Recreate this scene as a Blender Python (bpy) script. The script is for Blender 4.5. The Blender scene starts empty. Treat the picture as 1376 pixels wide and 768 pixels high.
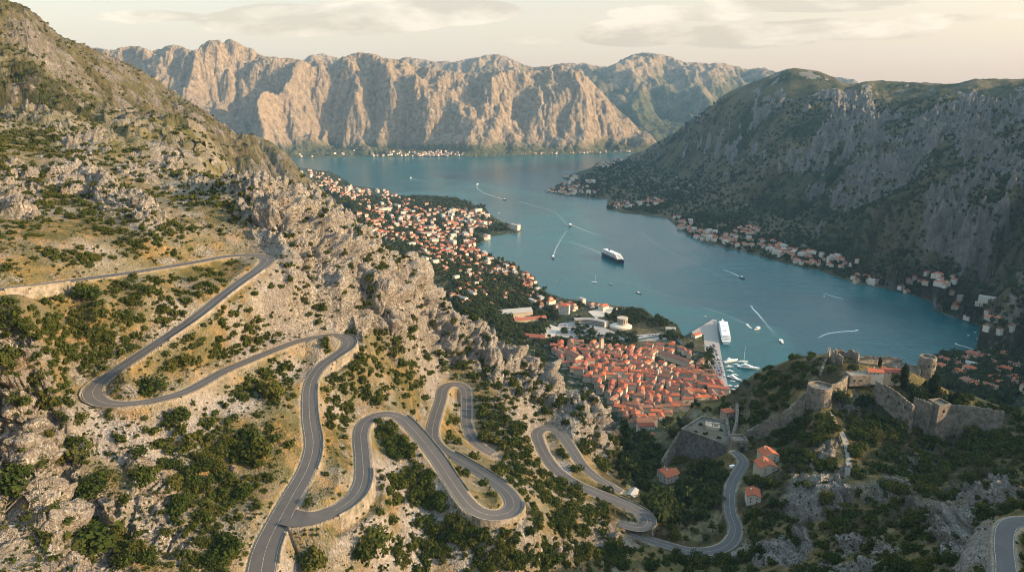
import bpy, math, random
import numpy as np
from mathutils import Vector, Matrix

# ============================================================ camera, world, sun, exposure
SC = bpy.context.scene
COL = SC.collection
R = math.radians
F = 917.0; PU, PV = 688.0, 384.0; PITCH = R(14.9); CAMZ = 500.0
cam_d = bpy.data.cameras.new('camera'); cam = bpy.data.objects.new('camera', cam_d); COL.objects.link(cam)
cam_d.sensor_width = 36; cam_d.lens = 36 * F / 1376; cam_d.clip_start = 1; cam_d.clip_end = 60000
cam.location = (0, 0, CAMZ); cam.rotation_euler = (R(90) - PITCH, 0, 0)
SC.camera = cam
SUN_AZ, SUN_EL = R(100), R(17)          # clockwise from the view direction (+Y)
sun_d = bpy.data.lights.new('sun', 'SUN'); sun_d.energy = 5.0; sun_d.angle = R(0.6); sun_d.color = (1, 0.70, 0.41)
sun = bpy.data.objects.new('sun', sun_d); COL.objects.link(sun)
sdir = Vector((math.sin(SUN_AZ) * math.cos(SUN_EL), math.cos(SUN_AZ) * math.cos(SUN_EL), math.sin(SUN_EL)))
sun.rotation_euler = sdir.to_track_quat('Z', 'Y').to_euler()
SC.view_settings.view_transform = 'Standard'; SC.view_settings.look = 'None'
SC.view_settings.exposure = 1.17; SC.view_settings.gamma = 1
SC.cycles.max_bounces = 5; SC.cycles.diffuse_bounces = 2; SC.cycles.glossy_bounces = 2
SC.cycles.filter_width = 1.05; SC.cycles.volume_bounces = 0; SC.cycles.transparent_max_bounces = 6
W = bpy.data.worlds.new('World'); SC.world = W; W.use_nodes = True


class NT:
    """small helper around a node tree"""
    def __init__(s, nt): s.nt = nt
    def n(s, typ, ins=None, **kw):
        nd = s.nt.nodes.new(typ)
        for k, v in kw.items(): setattr(nd, k, v)
        for k, v in (ins or {}).items():
            if isinstance(v, tuple) and len(v) == 2 and hasattr(v[0], 'outputs'): s.nt.links.new(v[0].outputs[v[1]], nd.inputs[k])
            elif hasattr(v, 'outputs'): s.nt.links.new(v.outputs[0], nd.inputs[k])
            elif hasattr(v, 'is_output'): s.nt.links.new(v, nd.inputs[k])
            else: nd.inputs[k].default_value = v
        return nd
    def math(s, op, a, b=None, c=None, clamp=False):
        ins = {0: a}
        if b is not None: ins[1] = b
        if c is not None: ins[2] = c
        return s.n('ShaderNodeMath', ins, operation=op, use_clamp=clamp)
    def mix(s, f, a, b, bt='MIX'):
        m = s.n('ShaderNodeMix', data_type='RGBA', blend_type=bt)
        for i, v in ((0, f), (6, a), (7, b)):
            if hasattr(v, 'outputs'):
                o = v.outputs[2] if v.bl_idname == 'ShaderNodeMix' else v.outputs[0]
                s.nt.links.new(o, m.inputs[i])
            elif hasattr(v, 'is_output'): s.nt.links.new(v, m.inputs[i])
            else: m.inputs[i].default_value = v if i == 0 else (tuple(v) + (1,))[:4]
        return m
    def ramp(s, f, stops, interp='LINEAR'):
        r = s.n('ShaderNodeValToRGB', {0: f}); cr = r.color_ramp; cr.interpolation = interp
        while len(cr.elements) < len(stops): cr.elements.new(0.5)
        for e, (p, c) in zip(cr.elements, stops):
            e.position = p; e.color = (c, c, c, 1) if isinstance(c, (int, float)) else tuple(c) + (1,)
        return r
    def noise(s, vec, scale, detail=4, rough=0.55, dist=0.0, out=0):
        nd = s.n('ShaderNodeTexNoise', {'Scale': scale, 'Detail': detail, 'Roughness': rough, 'Distortion': dist})
        if vec is not None: s.link(vec, nd.inputs['Vector'])
        return nd
    def voro(s, vec, scale, feature='F1', rnd=1.0):
        nd = s.n('ShaderNodeTexVoronoi', {'Scale': scale, 'Randomness': rnd}, feature=feature)
        if vec is not None: s.link(vec, nd.inputs['Vector'])
        return nd
    def link(s, a, b):
        if hasattr(a, 'outputs'): a = a.outputs[2] if a.bl_idname == 'ShaderNodeMix' else a.outputs[0]
        s.nt.links.new(a, b)


def make_world():
    t = NT(W.node_tree); nt = W.node_tree; nt.nodes.clear()
    sky = t.n('ShaderNodeTexSky', sky_type='NISHITA', sun_disc=False, sun_elevation=SUN_EL, sun_rotation=SUN_AZ,
              altitude=300, air_density=1.6, dust_density=5.0, ozone_density=2.2)
    tc = t.n('ShaderNodeTexCoord')
    sep = t.n('ShaderNodeSeparateXYZ', {0: (tc, 'Generated')})
    x, y, z = sep.outputs[0], sep.outputs[1], sep.outputs[2]
    # high thin veil: pale cream low down; overhead brightened blue as added fill light
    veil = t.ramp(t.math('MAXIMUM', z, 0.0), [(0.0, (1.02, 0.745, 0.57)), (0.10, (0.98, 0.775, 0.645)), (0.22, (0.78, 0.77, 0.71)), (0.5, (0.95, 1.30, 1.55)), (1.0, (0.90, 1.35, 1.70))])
    # warmer to the right, where the sun is going down
    warm = t.math('MULTIPLY_ADD', x, 0.75, 0.35, clamp=True)
    veil2 = t.mix(warm, veil, t.mix(1.0, veil, (1.10, 0.975, 0.86), 'MULTIPLY'))
    # cloud banks in direction space: stretched noise inside soft ellipses
    yy = t.math('MAXIMUM', y, 0.02)
    a = t.math('DIVIDE', x, yy); b = t.math('DIVIDE', z, yy)
    vec = t.n('ShaderNodeCombineXYZ', {0: a, 1: t.math('MULTIPLY', b, 3.6), 2: 1.7})
    n1 = t.noise(vec, 5.5, 8, 0.58, 0.35)
    n2 = t.noise(vec, 1.7, 3, 0.5)
    tot = None
    def ell(cu, cv, ru, rv, amp, tilt=0.0):
        nonlocal tot
        ca, cb = (cu - PU) / F / math.cos(PITCH), math.tan(math.atan((PV - cv) / F) - PITCH)
        da = t.math('SUBTRACT', a, ca); db = t.math('SUBTRACT', t.math('SUBTRACT', b, cb), t.math('MULTIPLY', da, tilt))
        e = t.math('ADD', t.math('POWER', t.math('DIVIDE', t.math('ABSOLUTE', da), ru / F), 2.0),
                   t.math('POWER', t.math('DIVIDE', t.math('ABSOLUTE', db), rv / F), 2.0))
        g = t.math('MULTIPLY', t.math('SUBTRACT', 1.0, e, clamp=True), amp)
        tot = g if tot is None else t.math('MAXIMUM', tot, g)
    ell(450, 28, 200, 26, 1.0); ell(560, 15, 170, 24, 1.0); ell(250, 22, 150, 12, .55); ell(640, 12, 80, 18, .7)
    ell(840, 46, 90, 22, 0.9); ell(960, 50, 150, 20, 0.75); ell(1090, 40, 190, 17, 0.8); ell(900, 18, 120, 14, 0.7)
    ell(1050, 2, 170, 16, 0.9); ell(1250, 25, 150, 14, 0.4); ell(700, 55, 120, 8, 0.3); ell(1330, 60, 150, 12, 0.3)
    dens = t.math('ADD', t.math('MULTIPLY', tot, 1.05), t.math('MULTIPLY', t.math('SUBTRACT', n1, 0.5), 2.6))
    mask = t.ramp(t.math('MULTIPLY', dens, t.math('MULTIPLY', tot, 2.2, clamp=True)), [(0.17, 0.0), (0.33, 1.0)], 'EASE')
    mask = t.math('MULTIPLY', mask, 0.97)
    up = t.noise(t.n('ShaderNodeVectorMath', {0: vec, 1: (0.02, 0.11, 0)}, operation='ADD'), 5.5, 8, 0.58, 0.35)
    edge = t.math('MULTIPLY_ADD', t.math('SUBTRACT', n1, up), 5.0, 0.40, clamp=True)
    ccol = t.mix(edge, (0.80, 0.55, 0.43), (1.30, 0.98, 0.78))
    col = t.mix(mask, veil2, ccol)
    bg1 = t.n('ShaderNodeBackground', {'Strength': 0.07}); t.link(sky, bg1.inputs[0])
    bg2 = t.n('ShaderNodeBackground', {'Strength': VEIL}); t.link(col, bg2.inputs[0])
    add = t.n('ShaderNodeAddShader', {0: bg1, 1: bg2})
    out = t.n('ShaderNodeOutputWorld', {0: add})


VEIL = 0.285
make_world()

# ============================================================ geometry helpers
def ray(u, v):
    a = (np.asarray(u, float) - PU) / F; b = (PV - np.asarray(v, float)) / F
    fy = math.cos(PITCH) + b * math.sin(PITCH); fz = -math.sin(PITCH) + b * math.cos(PITCH)
    return a / fy, fz / fy            # x and z climb per metre forward
def at_z(u, v, z):
    s, m = ray(u, v); Y = (z - CAMZ) / m
    return s * Y, Y, z + 0 * Y
def at_Y(u, v, Y):
    s, m = ray(u, v); return s * Y, Y + 0 * s, CAMZ + m * Y
def project(x, y, z):
    d = math.cos(PITCH) * y - math.sin(PITCH) * (z - CAMZ)
    h = math.sin(PITCH) * y + math.cos(PITCH) * (z - CAMZ)
    return PU + F * x / d, PV - F * h / d

_rs = np.random.RandomState(7)
_perm = np.concatenate([_rs.permutation(256)] * 3).astype(np.int32)
_g3 = _rs.normal(size=(256, 3)).astype(np.float32); _g3 /= np.linalg.norm(_g3, axis=1)[:, None]
def perlin(x, y, z=None):
    x = np.asarray(x, np.float32); y = np.asarray(y, np.float32)
    z = np.zeros_like(x) if z is None else np.asarray(z, np.float32)
    xi = np.floor(x).astype(np.int32); yi = np.floor(y).astype(np.int32); zi = np.floor(z).astype(np.int32)
    xf = x - xi; yf = y - yi; zf = z - zi
    u = xf * xf * (3 - 2 * xf); v = yf * yf * (3 - 2 * yf); w = zf * zf * (3 - 2 * zf)
    res = 0
    for dz in (0, 1):
        wz = w if dz else 1 - w
        pz = _perm[(zi + dz) & 255]
        for dy in (0, 1):
            wy = (v if dy else 1 - v) * wz
            py = _perm[pz + ((yi + dy) & 255)]
            for dx in (0, 1):
                g = _g3[_perm[py + ((xi + dx) & 255)]]
                res = res + ((u if dx else 1 - u) * wy) * (g[..., 0] * (xf - dx) + g[..., 1] * (yf - dy) + g[..., 2] * (zf - dz))
    return res * 1.5
def fbm(x, y, z=None, octaves=4, gain=0.5, ridged=False):
    a, f, r, tot = 1.0, 1.0, 0.0, 0.0
    for i in range(octaves):
        n = perlin(x * f + 17.3 * i, y * f + 5.1 * i, None if z is None else z * f + 3.7 * i)
        if ridged: n = 1 - np.abs(n) * 2.2
        r = r + a * n; tot += a; a *= gain; f *= 2.03
    return r / tot
def worley_near(x, y, z=None, seed=0):
    n = int(np.searchsorted(T1, math.log(1000))); r = worley(x[:n], y[:n], None if z is None else z[:n], seed)
    return [np.concatenate([q, np.full((x.shape[0] - n, x.shape[1]), .5, np.float32)]) for q in r]
def worley(x, y, z=None, seed=0):
    """F1 and F2-F1 and a random number per cell (2-D in x, y; 3-D when z is given)"""
    rs = np.random.RandomState(seed + 100); tab = rs.rand(4096, 4).astype(np.float32)
    x = np.asarray(x, np.float32); y = np.asarray(y, np.float32)
    xi = np.floor(x).astype(np.int64); yi = np.floor(y).astype(np.int64)
    if z is not None: z = np.asarray(z, np.float32); zi = np.floor(z).astype(np.int64)
    f1 = np.full(x.shape, 9.0, np.float32); f2 = f1.copy(); idn = f1 * 0
    for dz in ((-1, 0, 1) if z is not None else (0,)):
        for dy in (-1, 0, 1):
            for dx in (-1, 0, 1):
                h = ((xi + dx) * 73856093) ^ ((yi + dy) * 19349663)
                if z is not None: h = h ^ ((zi + dz) * 83492791)
                t = tab[h & 4095]
                d = (xi + dx + t[..., 0] - x) ** 2 + (yi + dy + t[..., 1] - y) ** 2
                if z is not None: d = d + (zi + dz + t[..., 2] - z) ** 2
                near = d < f1
                f2 = np.where(near, f1, np.minimum(f2, d)); idn = np.where(near, t[..., 3], idn); f1 = np.where(near, d, f1)
    f1 = np.sqrt(f1); f2 = np.sqrt(f2)
    return f1, f2 - f1, idn
def smooth(a, b, x):
    t = np.clip((x - a) / (b - a), 0, 1); return t * t * (3 - 2 * t)
def inside(px, py, poly):
    r = np.zeros(px.shape, bool); n = len(poly); j = n - 1
    for i in range(n):
        xi, yi = poly[i]; xj, yj = poly[j]
        if yi != yj:
            c = ((yi > py) != (yj > py)) & (px < (xj - xi) * (py - yi) / (yj - yi) + xi); r ^= c
        j = i
    return r
def seg_dist(px, py, line):
    d = np.full(px.shape, 1e9, np.float32)
    for (ax, ay), (bx, by) in zip(line[:-1], line[1:]):
        dx, dy = bx - ax, by - ay; L = dx * dx + dy * dy + 1e-9
        t = np.clip(((px - ax) * dx + (py - ay) * dy) / L, 0, 1)
        d = np.minimum(d, np.hypot(px - ax - t * dx, py - ay - t * dy))
    return d

def blur(A, r, n=2):
    for _ in range(n):
        for ax in (0, 1):
            P = np.pad(A, [(r + 1, r) if k == ax else (0, 0) for k in (0, 1)], 'edge'); c = np.cumsum(P, ax)
            A = (np.take(c, np.arange(2 * r + 1, c.shape[ax]), ax) - np.take(c, np.arange(0, c.shape[ax] - 2 * r - 1), ax)) / (2 * r + 1)
    return A
def erode(Z, cell, it, K, up, fixed):
    """rivers cut the slope: implicit stream power on the eight-neighbour flow net"""
    nr, nc = Z.shape; Z = Z.astype(float).copy(); idx = np.arange(nr * nc).reshape(nr, nc); fx = fixed.ravel()
    offs = [(0, 1), (0, -1), (1, 0), (-1, 0), (1, 1), (1, -1), (-1, 1), (-1, -1)]
    rs = np.random.RandomState(3)
    for q in range(it):
        Z = Z + up * (~fixed)
        P = np.pad(Z, 1, constant_values=1e9); best = np.zeros(Z.shape); rec = idx.copy(); dist = np.full(Z.shape, cell)
        jit = 1 + .25 * rs.rand(8, nr, nc)
        for n, (dy, dx) in enumerate(offs):
            d = cell * math.hypot(dx, dy); sl = (Z - P[1 + dy:1 + dy + nr, 1 + dx:1 + dx + nc]) / d * jit[n]
            m = sl > best; best = np.where(m, sl, best); rec = np.where(m, idx + dy * nc + dx, rec); dist = np.where(m, d, dist)
        order = np.argsort(Z.ravel()).tolist(); r = rec.ravel().tolist(); A = [1.0] * (nr * nc)
        for i in reversed(order):
            j = r[i]
            if j != i: A[j] += A[i]
        f = (K * (np.array(A) * cell * cell) ** .45 / dist.ravel()); f[fx] = 0; f = f.tolist(); z = Z.ravel().tolist()
        for i in order:
            j = r[i]
            if j != i:
                zj = z[j]
                if zj < z[i]: z[i] = (z[i] + f[i] * zj) / (1 + f[i])
        Z = np.array(z).reshape(nr, nc)
        if q % 4 == 3:   # slopes creep a little
            Z = np.where(fixed, Z, Z * .85 + .15 * blur(Z, 1, 1))
    return Z
def lookup(G, gx, gy, x, y):
    fi = np.clip((x - gx[0]) / (gx[1] - gx[0]), 0, len(gx) - 1.001); fj = np.clip((y - gy[0]) / (gy[1] - gy[0]), 0, len(gy) - 1.001)
    i = fi.astype(int); j = fj.astype(int); a = fi - i; b = fj - j
    return (G[j, i] * (1 - a) + G[j, i + 1] * a) * (1 - b) + (G[j + 1, i] * (1 - a) + G[j + 1, i + 1] * a) * b

def grid_mesh(name, X, Y, Z, mat, attrs=None, smooth_=True, flip=False):
    nr, nc = X.shape
    me = bpy.data.meshes.new(name); co = np.stack([X, Y, Z], -1).reshape(-1, 3).astype(np.float32)
    i = np.arange((nr - 1) * (nc - 1)); r = i // (nc - 1); c = i % (nc - 1); a = r * nc + c
    q = np.stack([a, a + 1, a + nc + 1, a + nc], -1)
    if flip: q = q[:, ::-1]
    me.vertices.add(len(co)); me.vertices.foreach_set('co', co.ravel())
    me.loops.add(q.size); me.loops.foreach_set('vertex_index', q.ravel().astype(np.int32))
    me.polygons.add(len(q)); me.polygons.foreach_set('loop_start', (np.arange(len(q)) * 4).astype(np.int32))
    me.update(calc_edges=True)
    me.polygons.foreach_set('use_smooth', np.full(len(q), smooth_, bool))
    for k, v in (attrs or {}).items():
        at = me.attributes.new(k, 'FLOAT', 'POINT'); at.data.foreach_set('value', v.ravel().astype(np.float32))
    me.materials.append(mat)
    o = bpy.data.objects.new(name, me); COL.objects.link(o); return o

def raw_mesh(name, V, Fc, mats, midx=None, smooth_=False):
    """V (n,3), Fc (m,k) arrays or list of lists"""
    me = bpy.data.meshes.new(name)
    if isinstance(Fc, np.ndarray):
        me.vertices.add(len(V)); me.vertices.foreach_set('co', np.asarray(V, np.float32).ravel())
        me.loops.add(Fc.size); me.loops.foreach_set('vertex_index', Fc.ravel().astype(np.int32))
        me.polygons.add(len(Fc)); me.polygons.foreach_set('loop_start', (np.arange(len(Fc)) * Fc.shape[1]).astype(np.int32))
        me.update(calc_edges=True)
    else:
        me.from_pydata([tuple(v) for v in V], [], [tuple(f) for f in Fc]); me.update()
    for m in mats: me.materials.append(m)
    if midx is not None: me.polygons.foreach_set('material_index', np.asarray(midx, np.int32))
    if smooth_: me.polygons.foreach_set('use_smooth', np.ones(len(me.polygons), bool))
    return me
def link(name, me, parent=None, loc=None):
    o = bpy.data.objects.new(name, me); COL.objects.link(o)
    if parent is not None: o.parent = parent
    if loc is not None: o.location = loc
    return o
def tag(o, label=None, cat=None, group=None, kind=None):
    for k, v in (('label', label), ('category', cat), ('group', group), ('kind', kind)):
        if v: o[k] = v
    return o

# ============================================================ materials
def material(name):
    m = bpy.data.materials.new(name); m.use_nodes = True; m.node_tree.nodes.clear(); return m, NT(m.node_tree)
def finish(m, t, col, rough=0.9, bump=None, spec=0.2, **kw):
    ins = {'Roughness': rough, 'Specular IOR Level': spec}
    b = t.n('ShaderNodeBsdfPrincipled', ins)
    if isinstance(col, tuple): b.inputs['Base Color'].default_value = tuple(col) + (1,)
    else: t.link(col, b.inputs['Base Color'])
    for k, v in kw.items():
        b.inputs[k.replace('_', ' ')].default_value = v
    if bump is not None: t.link(bump, b.inputs['Normal'])
    t.n('ShaderNodeOutputMaterial', {0: b}); return m
_flat = {}
def flat(name, col, rough=0.85, var=0.12, scale=0.6, spec=0.2, metallic=0.0):
    """plain coloured surface with weathering in patches of its own"""
    if name in _flat: return _flat[name]
    m, t = material(name); tc = t.n('ShaderNodeTexCoord'); n = t.noise((tc.outputs['Object']), scale, 5, 0.6)
    c = t.mix(n.outputs[0], tuple(x * (1 - var) for x in col), tuple(min(1, x * (1 + var)) for x in col))
    finish(m, t, c, rough, None, spec, Metallic=metallic); _flat[name] = m; return m

def terrain_material():
    m, t = material('karst_ground')
    geo = t.n('ShaderNodeNewGeometry'); pos = geo.outputs['Position']
    A = lambda n: t.n('ShaderNodeAttribute', attribute_name=n).outputs['Fac']
    rock, scree, grass, wood, town, road, olive = A('rock'), A('scree'), A('grass'), A('wood'), A('town'), A('verge'), A('olive')
    far = A('far'); n_lg = t.noise(pos, 0.022, 7, 0.72); fl = t.math('MULTIPLY', far, t.math('SUBTRACT', n_lg, 0.5))
    # slight random warp so that nothing lines up
    w = t.n('ShaderNodeVectorMath', {0: pos, 1: t.n('ShaderNodeVectorMath', {0: (t.noise(pos, 0.05, 2), 'Color'), 1: (9, 9, 9)}, operation='MULTIPLY')}, operation='ADD')
    n_big = t.noise(pos, 0.012, 4, 0.6); n_mid = t.noise(w, 0.09, 5, 0.62); n_fine = t.noise(w, 0.6, 5, 0.65)
    # bare limestone
    c_rock = t.ramp(n_mid, [(0.25, (0.17, 0.15, 0.13)), (0.46, (0.34, 0.315, 0.285)), (0.70, (0.53, 0.50, 0.455))])
    c_rock = t.mix(t.ramp(n_fine, [(0.35, 1.0), (0.6, 0.0)]), c_rock, (0.17, 0.145, 0.115))
    crack = t.math('ABSOLUTE', t.math('SUBTRACT', t.noise(w, 0.16, 3, 0.5, 0.6), 0.5)); crack2 = t.math('ABSOLUTE', t.math('SUBTRACT', t.noise(w, 0.45, 3, 0.55, 0.4), 0.5))
    cm = t.ramp(t.math('MINIMUM', crack, crack2), [(0.0, 0.9), (0.026, 0.0)])
    c_rock = t.mix(t.math('MULTIPLY', cm, t.ramp(n_mid, [(0.4, 0.15), (0.6, 1.0)])), c_rock, (0.09, 0.08, 0.06))
    c_rock = t.mix(t.math('MULTIPLY', far, t.ramp(n_lg, [(0.40, 0.8), (0.56, 0.0)])), c_rock, (0.11, 0.105, 0.085))
    # loose scree, fist to boulder
    vs = t.voro(pos, 0.9); vs2 = t.voro(pos, 0.35)
    c_scree = t.mix((vs.outputs['Color']), (0.16, 0.145, 0.13), (0.33, 0.305, 0.28))
    c_scree = t.mix(t.ramp(t.noise(pos, 1.3, 3, 0.7), [(0.36, 0.75), (0.46, 0.0)]), c_scree, (0.13, 0.11, 0.09))
    # dry grass, olive tufts
    c_grass = t.ramp(n_fine, [(0.3, (0.09, 0.062, 0.028)), (0.5, (0.20, 0.13, 0.052)), (0.7, (0.35, 0.235, 0.10))])
    c_grass = t.mix(t.ramp(n_mid, [(0.40, 0.0), (0.56, 0.9)]), c_grass, (0.062, 0.062, 0.022))
    c_grass = t.mix(t.math('MULTIPLY', olive, t.ramp(n_mid, [(0.3, 1.0), (0.7, 0.45)])), c_grass, t.mix(n_fine, (0.055, 0.062, 0.022), (0.15, 0.14, 0.055)))
    # macchia and wood seen from far: dark green with crowns
    crown = t.voro(w, 0.16); crown2 = t.voro(w, 0.07)
    c_wood = t.mix(crown.outputs['Color'], (0.018, 0.032, 0.014), (0.052, 0.062, 0.022))
    c_wood = t.mix(t.ramp(t.noise(pos, 0.004, 5, 0.6), [(0.38, 0.0), (0.56, 0.9)]), c_wood, (0.15, 0.125, 0.068))
    c_town = t.mix(t.ramp(n_mid, [(0.36, 0.0), (0.44, 1.0)]), (0.26, 0.235, 0.20), (0.035, 0.048, 0.022))
    edge = lambda f, k=2.6: t.math('MULTIPLY_ADD', t.math('ADD', t.math('MULTIPLY_ADD', fl, 1.9, f), t.math('MULTIPLY', t.math('SUBTRACT', n_fine, 0.5), 0.9)), k, 0.5 - 0.5 * k, clamp=True)
    c = t.mix(edge(grass), c_scree, c_grass)
    c = t.mix(t.ramp(t.noise(pos, 0.022, 4, 0.6), [(0.45, 0.0), (0.62, 0.55)]), c, t.mix(n_fine, (0.045, 0.05, 0.02), (0.12, 0.11, 0.045)))
    c = t.mix(edge(rock), c, c_rock)
    c = t.mix(edge(scree), c, c_scree)
    c = t.mix(edge(wood), c, c_wood)
    c = t.mix(town, c, c_town)
    c = t.mix(t.math('MULTIPLY', road, 0.85), c, t.mix(n_fine, (0.24, 0.19, 0.13), (0.40, 0.33, 0.24)))
    # relief too small for the mesh
    bsc = t.math('MULTIPLY', t.voro(pos, 0.9), 0.45)
    brk = t.math('ADD', t.math('MULTIPLY', t.math('MINIMUM', t.math('MINIMUM', crack, crack2), 0.12), 6.0), t.math('MULTIPLY', n_fine, 1.6))
    h = t.mix(edge(rock), t.math('ADD', t.math('MULTIPLY', n_fine, 0.8), bsc), brk)
    h = t.mix(edge(wood), h, t.math('ADD', t.math('MULTIPLY', crown, -3.0), t.math('MULTIPLY', crown2, -3.0)))
    bump = t.n('ShaderNodeBump', {'Strength': 1.0, 'Distance': 1.5, 'Height': h.outputs[2]}); bump = t.n('ShaderNodeBump', {'Strength': 1.0, 'Distance': 40.0, 'Height': fl, 'Normal': bump})
    return finish(m, t, c, 0.95, bump, 0.1)

def far_material():
    m, t = material('far_limestone')
    geo = t.n('ShaderNodeNewGeometry'); pos = geo.outputs['Position']
    A = lambda n: t.n('ShaderNodeAttribute', attribute_name=n).outputs['Fac']
    n1 = t.noise(pos, 0.004, 6, 0.62); n2 = t.noise(pos, 0.02, 6, 0.7)
    c_r = t.ramp(n2, [(0.3, (0.12, 0.09, 0.06)), (0.5, (0.25, 0.192, 0.13)), (0.7, (0.37, 0.295, 0.21))])
    c_g = t.ramp(n2, [(0.35, (0.035, 0.045, 0.022)), (0.6, (0.10, 0.10, 0.05))])
    f = t.math('ADD', A('green'), t.math('MULTIPLY', t.math('SUBTRACT', n2, 0.5), 1.4))
    f = t.math('ADD', f, t.math('MULTIPLY', t.math('SUBTRACT', n1, 0.5), 1.0))
    c = t.mix(t.ramp(f, [(0.4, 0.0), (0.62, 1.0)]), c_r, c_g)
    bump = t.n('ShaderNodeBump', {'Strength': 1.0, 'Distance': 45.0, 'Height': n2.outputs[0]})
    return finish(m, t, c, 0.95, bump, 0.05)

def water_material():
    m, t = material('bay_water')
    geo = t.n('ShaderNodeNewGeometry'); pos = geo.outputs['Position']
    n0 = t.noise(pos, 0.0016, 4, 0.6, 1.5); n1 = t.noise(pos, 0.09, 4, 0.65); n2 = t.noise(pos, 0.35, 3, 0.6)
    c = t.mix(t.ramp(n0, [(0.35, 0.0), (0.65, 1.0)]), (0.001, 0.047, 0.058), (0.006, 0.085, 0.093))
    h = t.math('ADD', t.math('MULTIPLY', n1, 1.4), t.math('ADD', t.math('MULTIPLY', n2, 0.6), t.math('MULTIPLY', t.noise(pos, 0.02, 4, 0.7), 3.0)))
    slick = t.ramp(n0, [(0.42, 0.3), (0.6, 0.95)])
    bump = t.n('ShaderNodeBump', {'Strength': slick, 'Distance': 0.8, 'Height': h})
    return finish(m, t, c, 0.22, bump, 0.36, IOR=1.333)

def asphalt_material():
    m, t = material('road_asphalt')
    geo = t.n('ShaderNodeNewGeometry'); pos = geo.outputs['Position']
    ac = t.n('ShaderNodeAttribute', attribute_name='across').outputs['Fac']; al = t.n('ShaderNodeAttribute', attribute_name='along').outputs['Fac']
    n1 = t.noise(pos, 0.12, 5, 0.65); n2 = t.noise(pos, 2.5, 3, 0.6)
    c = t.mix(n1, (0.045, 0.046, 0.050), (0.085, 0.083, 0.082))
    tr = t.n('ShaderNodeMath', {0: t.math('MULTIPLY', ac, 12.56)}, operation='COSINE')
    c = t.mix(t.math('MULTIPLY', t.math('MULTIPLY_ADD', tr, 0.5, 0.5), 0.25), c, (0.05, 0.05, 0.052))
    c = t.mix(t.ramp(t.noise(pos, 0.05, 3, 0.7), [(0.5, 0.0), (0.56, 0.45)]), c, (0.045, 0.045, 0.047))
    c = t.mix(t.ramp(t.math('ABSOLUTE', t.math('SUBTRACT', t.noise(pos, 0.22, 4, 0.6), 0.5)), [(0.0, 0.6), (0.012, 0.0)]), c, (0.03, 0.03, 0.03))
    c = t.mix(t.math('MULTIPLY', n2, 0.4), c, (0.15, 0.135, 0.12))
    return finish(m, t, c, 0.85, None, 0.3)

def paint_material():
    m, t = material('road_paint')
    geo = t.n('ShaderNodeNewGeometry'); n = t.noise(geo.outputs['Position'], 0.8, 5, 0.7)
    return finish(m, t, t.mix(t.ramp(n, [(0.38, 1.0), (0.6, 0.0)]), (0.40, 0.385, 0.35), (0.13, 0.125, 0.12)), 0.8)

def stone_material(name, a, b, mortar, bw=1.1, bh=0.5):
    m, t = material(name)
    tc = t.n('ShaderNodeTexCoord'); geo = t.n('ShaderNodeNewGeometry')
    n1 = t.noise(tc.outputs['Object'], 0.25, 6, 0.65); v = t.voro(t.n('ShaderNodeMapping', {0: (tc, 'Object'), 3: (1, 1, 2.0)}), 1.0 / bw)
    ve = t.voro(t.n('ShaderNodeMapping', {0: (tc, 'Object'), 3: (1, 1, 2.0)}), 1.0 / bw, 'DISTANCE_TO_EDGE')
    c = t.mix(v.outputs['Color'], a, b)
    c = t.mix(t.ramp(ve, [(0.0, 0.7), (0.1, 0.0)]), c, mortar)
    c = t.mix(t.ramp(n1, [(0.38, 0.85), (0.56, 0.0)]), c, tuple(x * 0.5 for x in a)); c = t.mix(t.ramp(t.noise(geo.outputs['Position'], 0.12, 5, 0.7), [(0.5, 0.0), (0.62, 0.6)]), c, (0.075, 0.08, 0.045))
    bump = t.n('ShaderNodeBump', {'Strength': 0.6, 'Distance': 0.3, 'Height': t.math('MINIMUM', ve, 0.15)})
    return finish(m, t, c, 0.92, bump, 0.1)

# ============================================================ roads (traced where they run on the slope)
# u, v in the photograph, height above the sea, width in metres
ROAD_A = [(-60, 396, 407, 10), (0, 388, 405, 10), (60, 381.5, 402, 10), (100, 376, 400, 10), (187, 364, 396, 10), (261, 352, 392.5, 10), (301, 344.5, 391, 10), (334, 342, 389.6, 11), (351, 344, 388.8, 12),
          (360, 348.5, 388, 13), (354, 356.5, 387, 12), (334, 371, 384, 10.5), (301, 395, 378, 10), (261, 427, 371, 10), (217, 457, 364, 10), (167, 490, 358, 10.5), (144, 506, 354.5, 11),
          (127, 519, 352, 12.5), (124, 530, 350, 13), (136, 540, 348.5, 12), (160, 543, 347.5, 10.5), (200, 539, 346, 10), (251, 525, 344, 10), (301, 498, 341, 10), (334, 484, 339, 10), (368, 470, 337, 10),
          (401, 458, 335, 10), (435, 451, 332.5, 11), (458, 451, 331, 12.5), (469, 457, 330, 13), (466, 467, 328.5, 12.5), (452, 477, 326.5, 11.5), (437, 487, 325, 11), (424, 501, 322.5, 11), (416, 522, 319.5, 11),
          (416, 560, 315, 11.5), (421, 596, 311, 12), (413, 629, 308, 12.5), (391, 669, 305, 13.5), (375, 699, 303, 14.5), (358, 735, 300, 15.5), (351, 768, 298, 16), (346, 810, 296, 16), (345, 860, 294, 16)]
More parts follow.
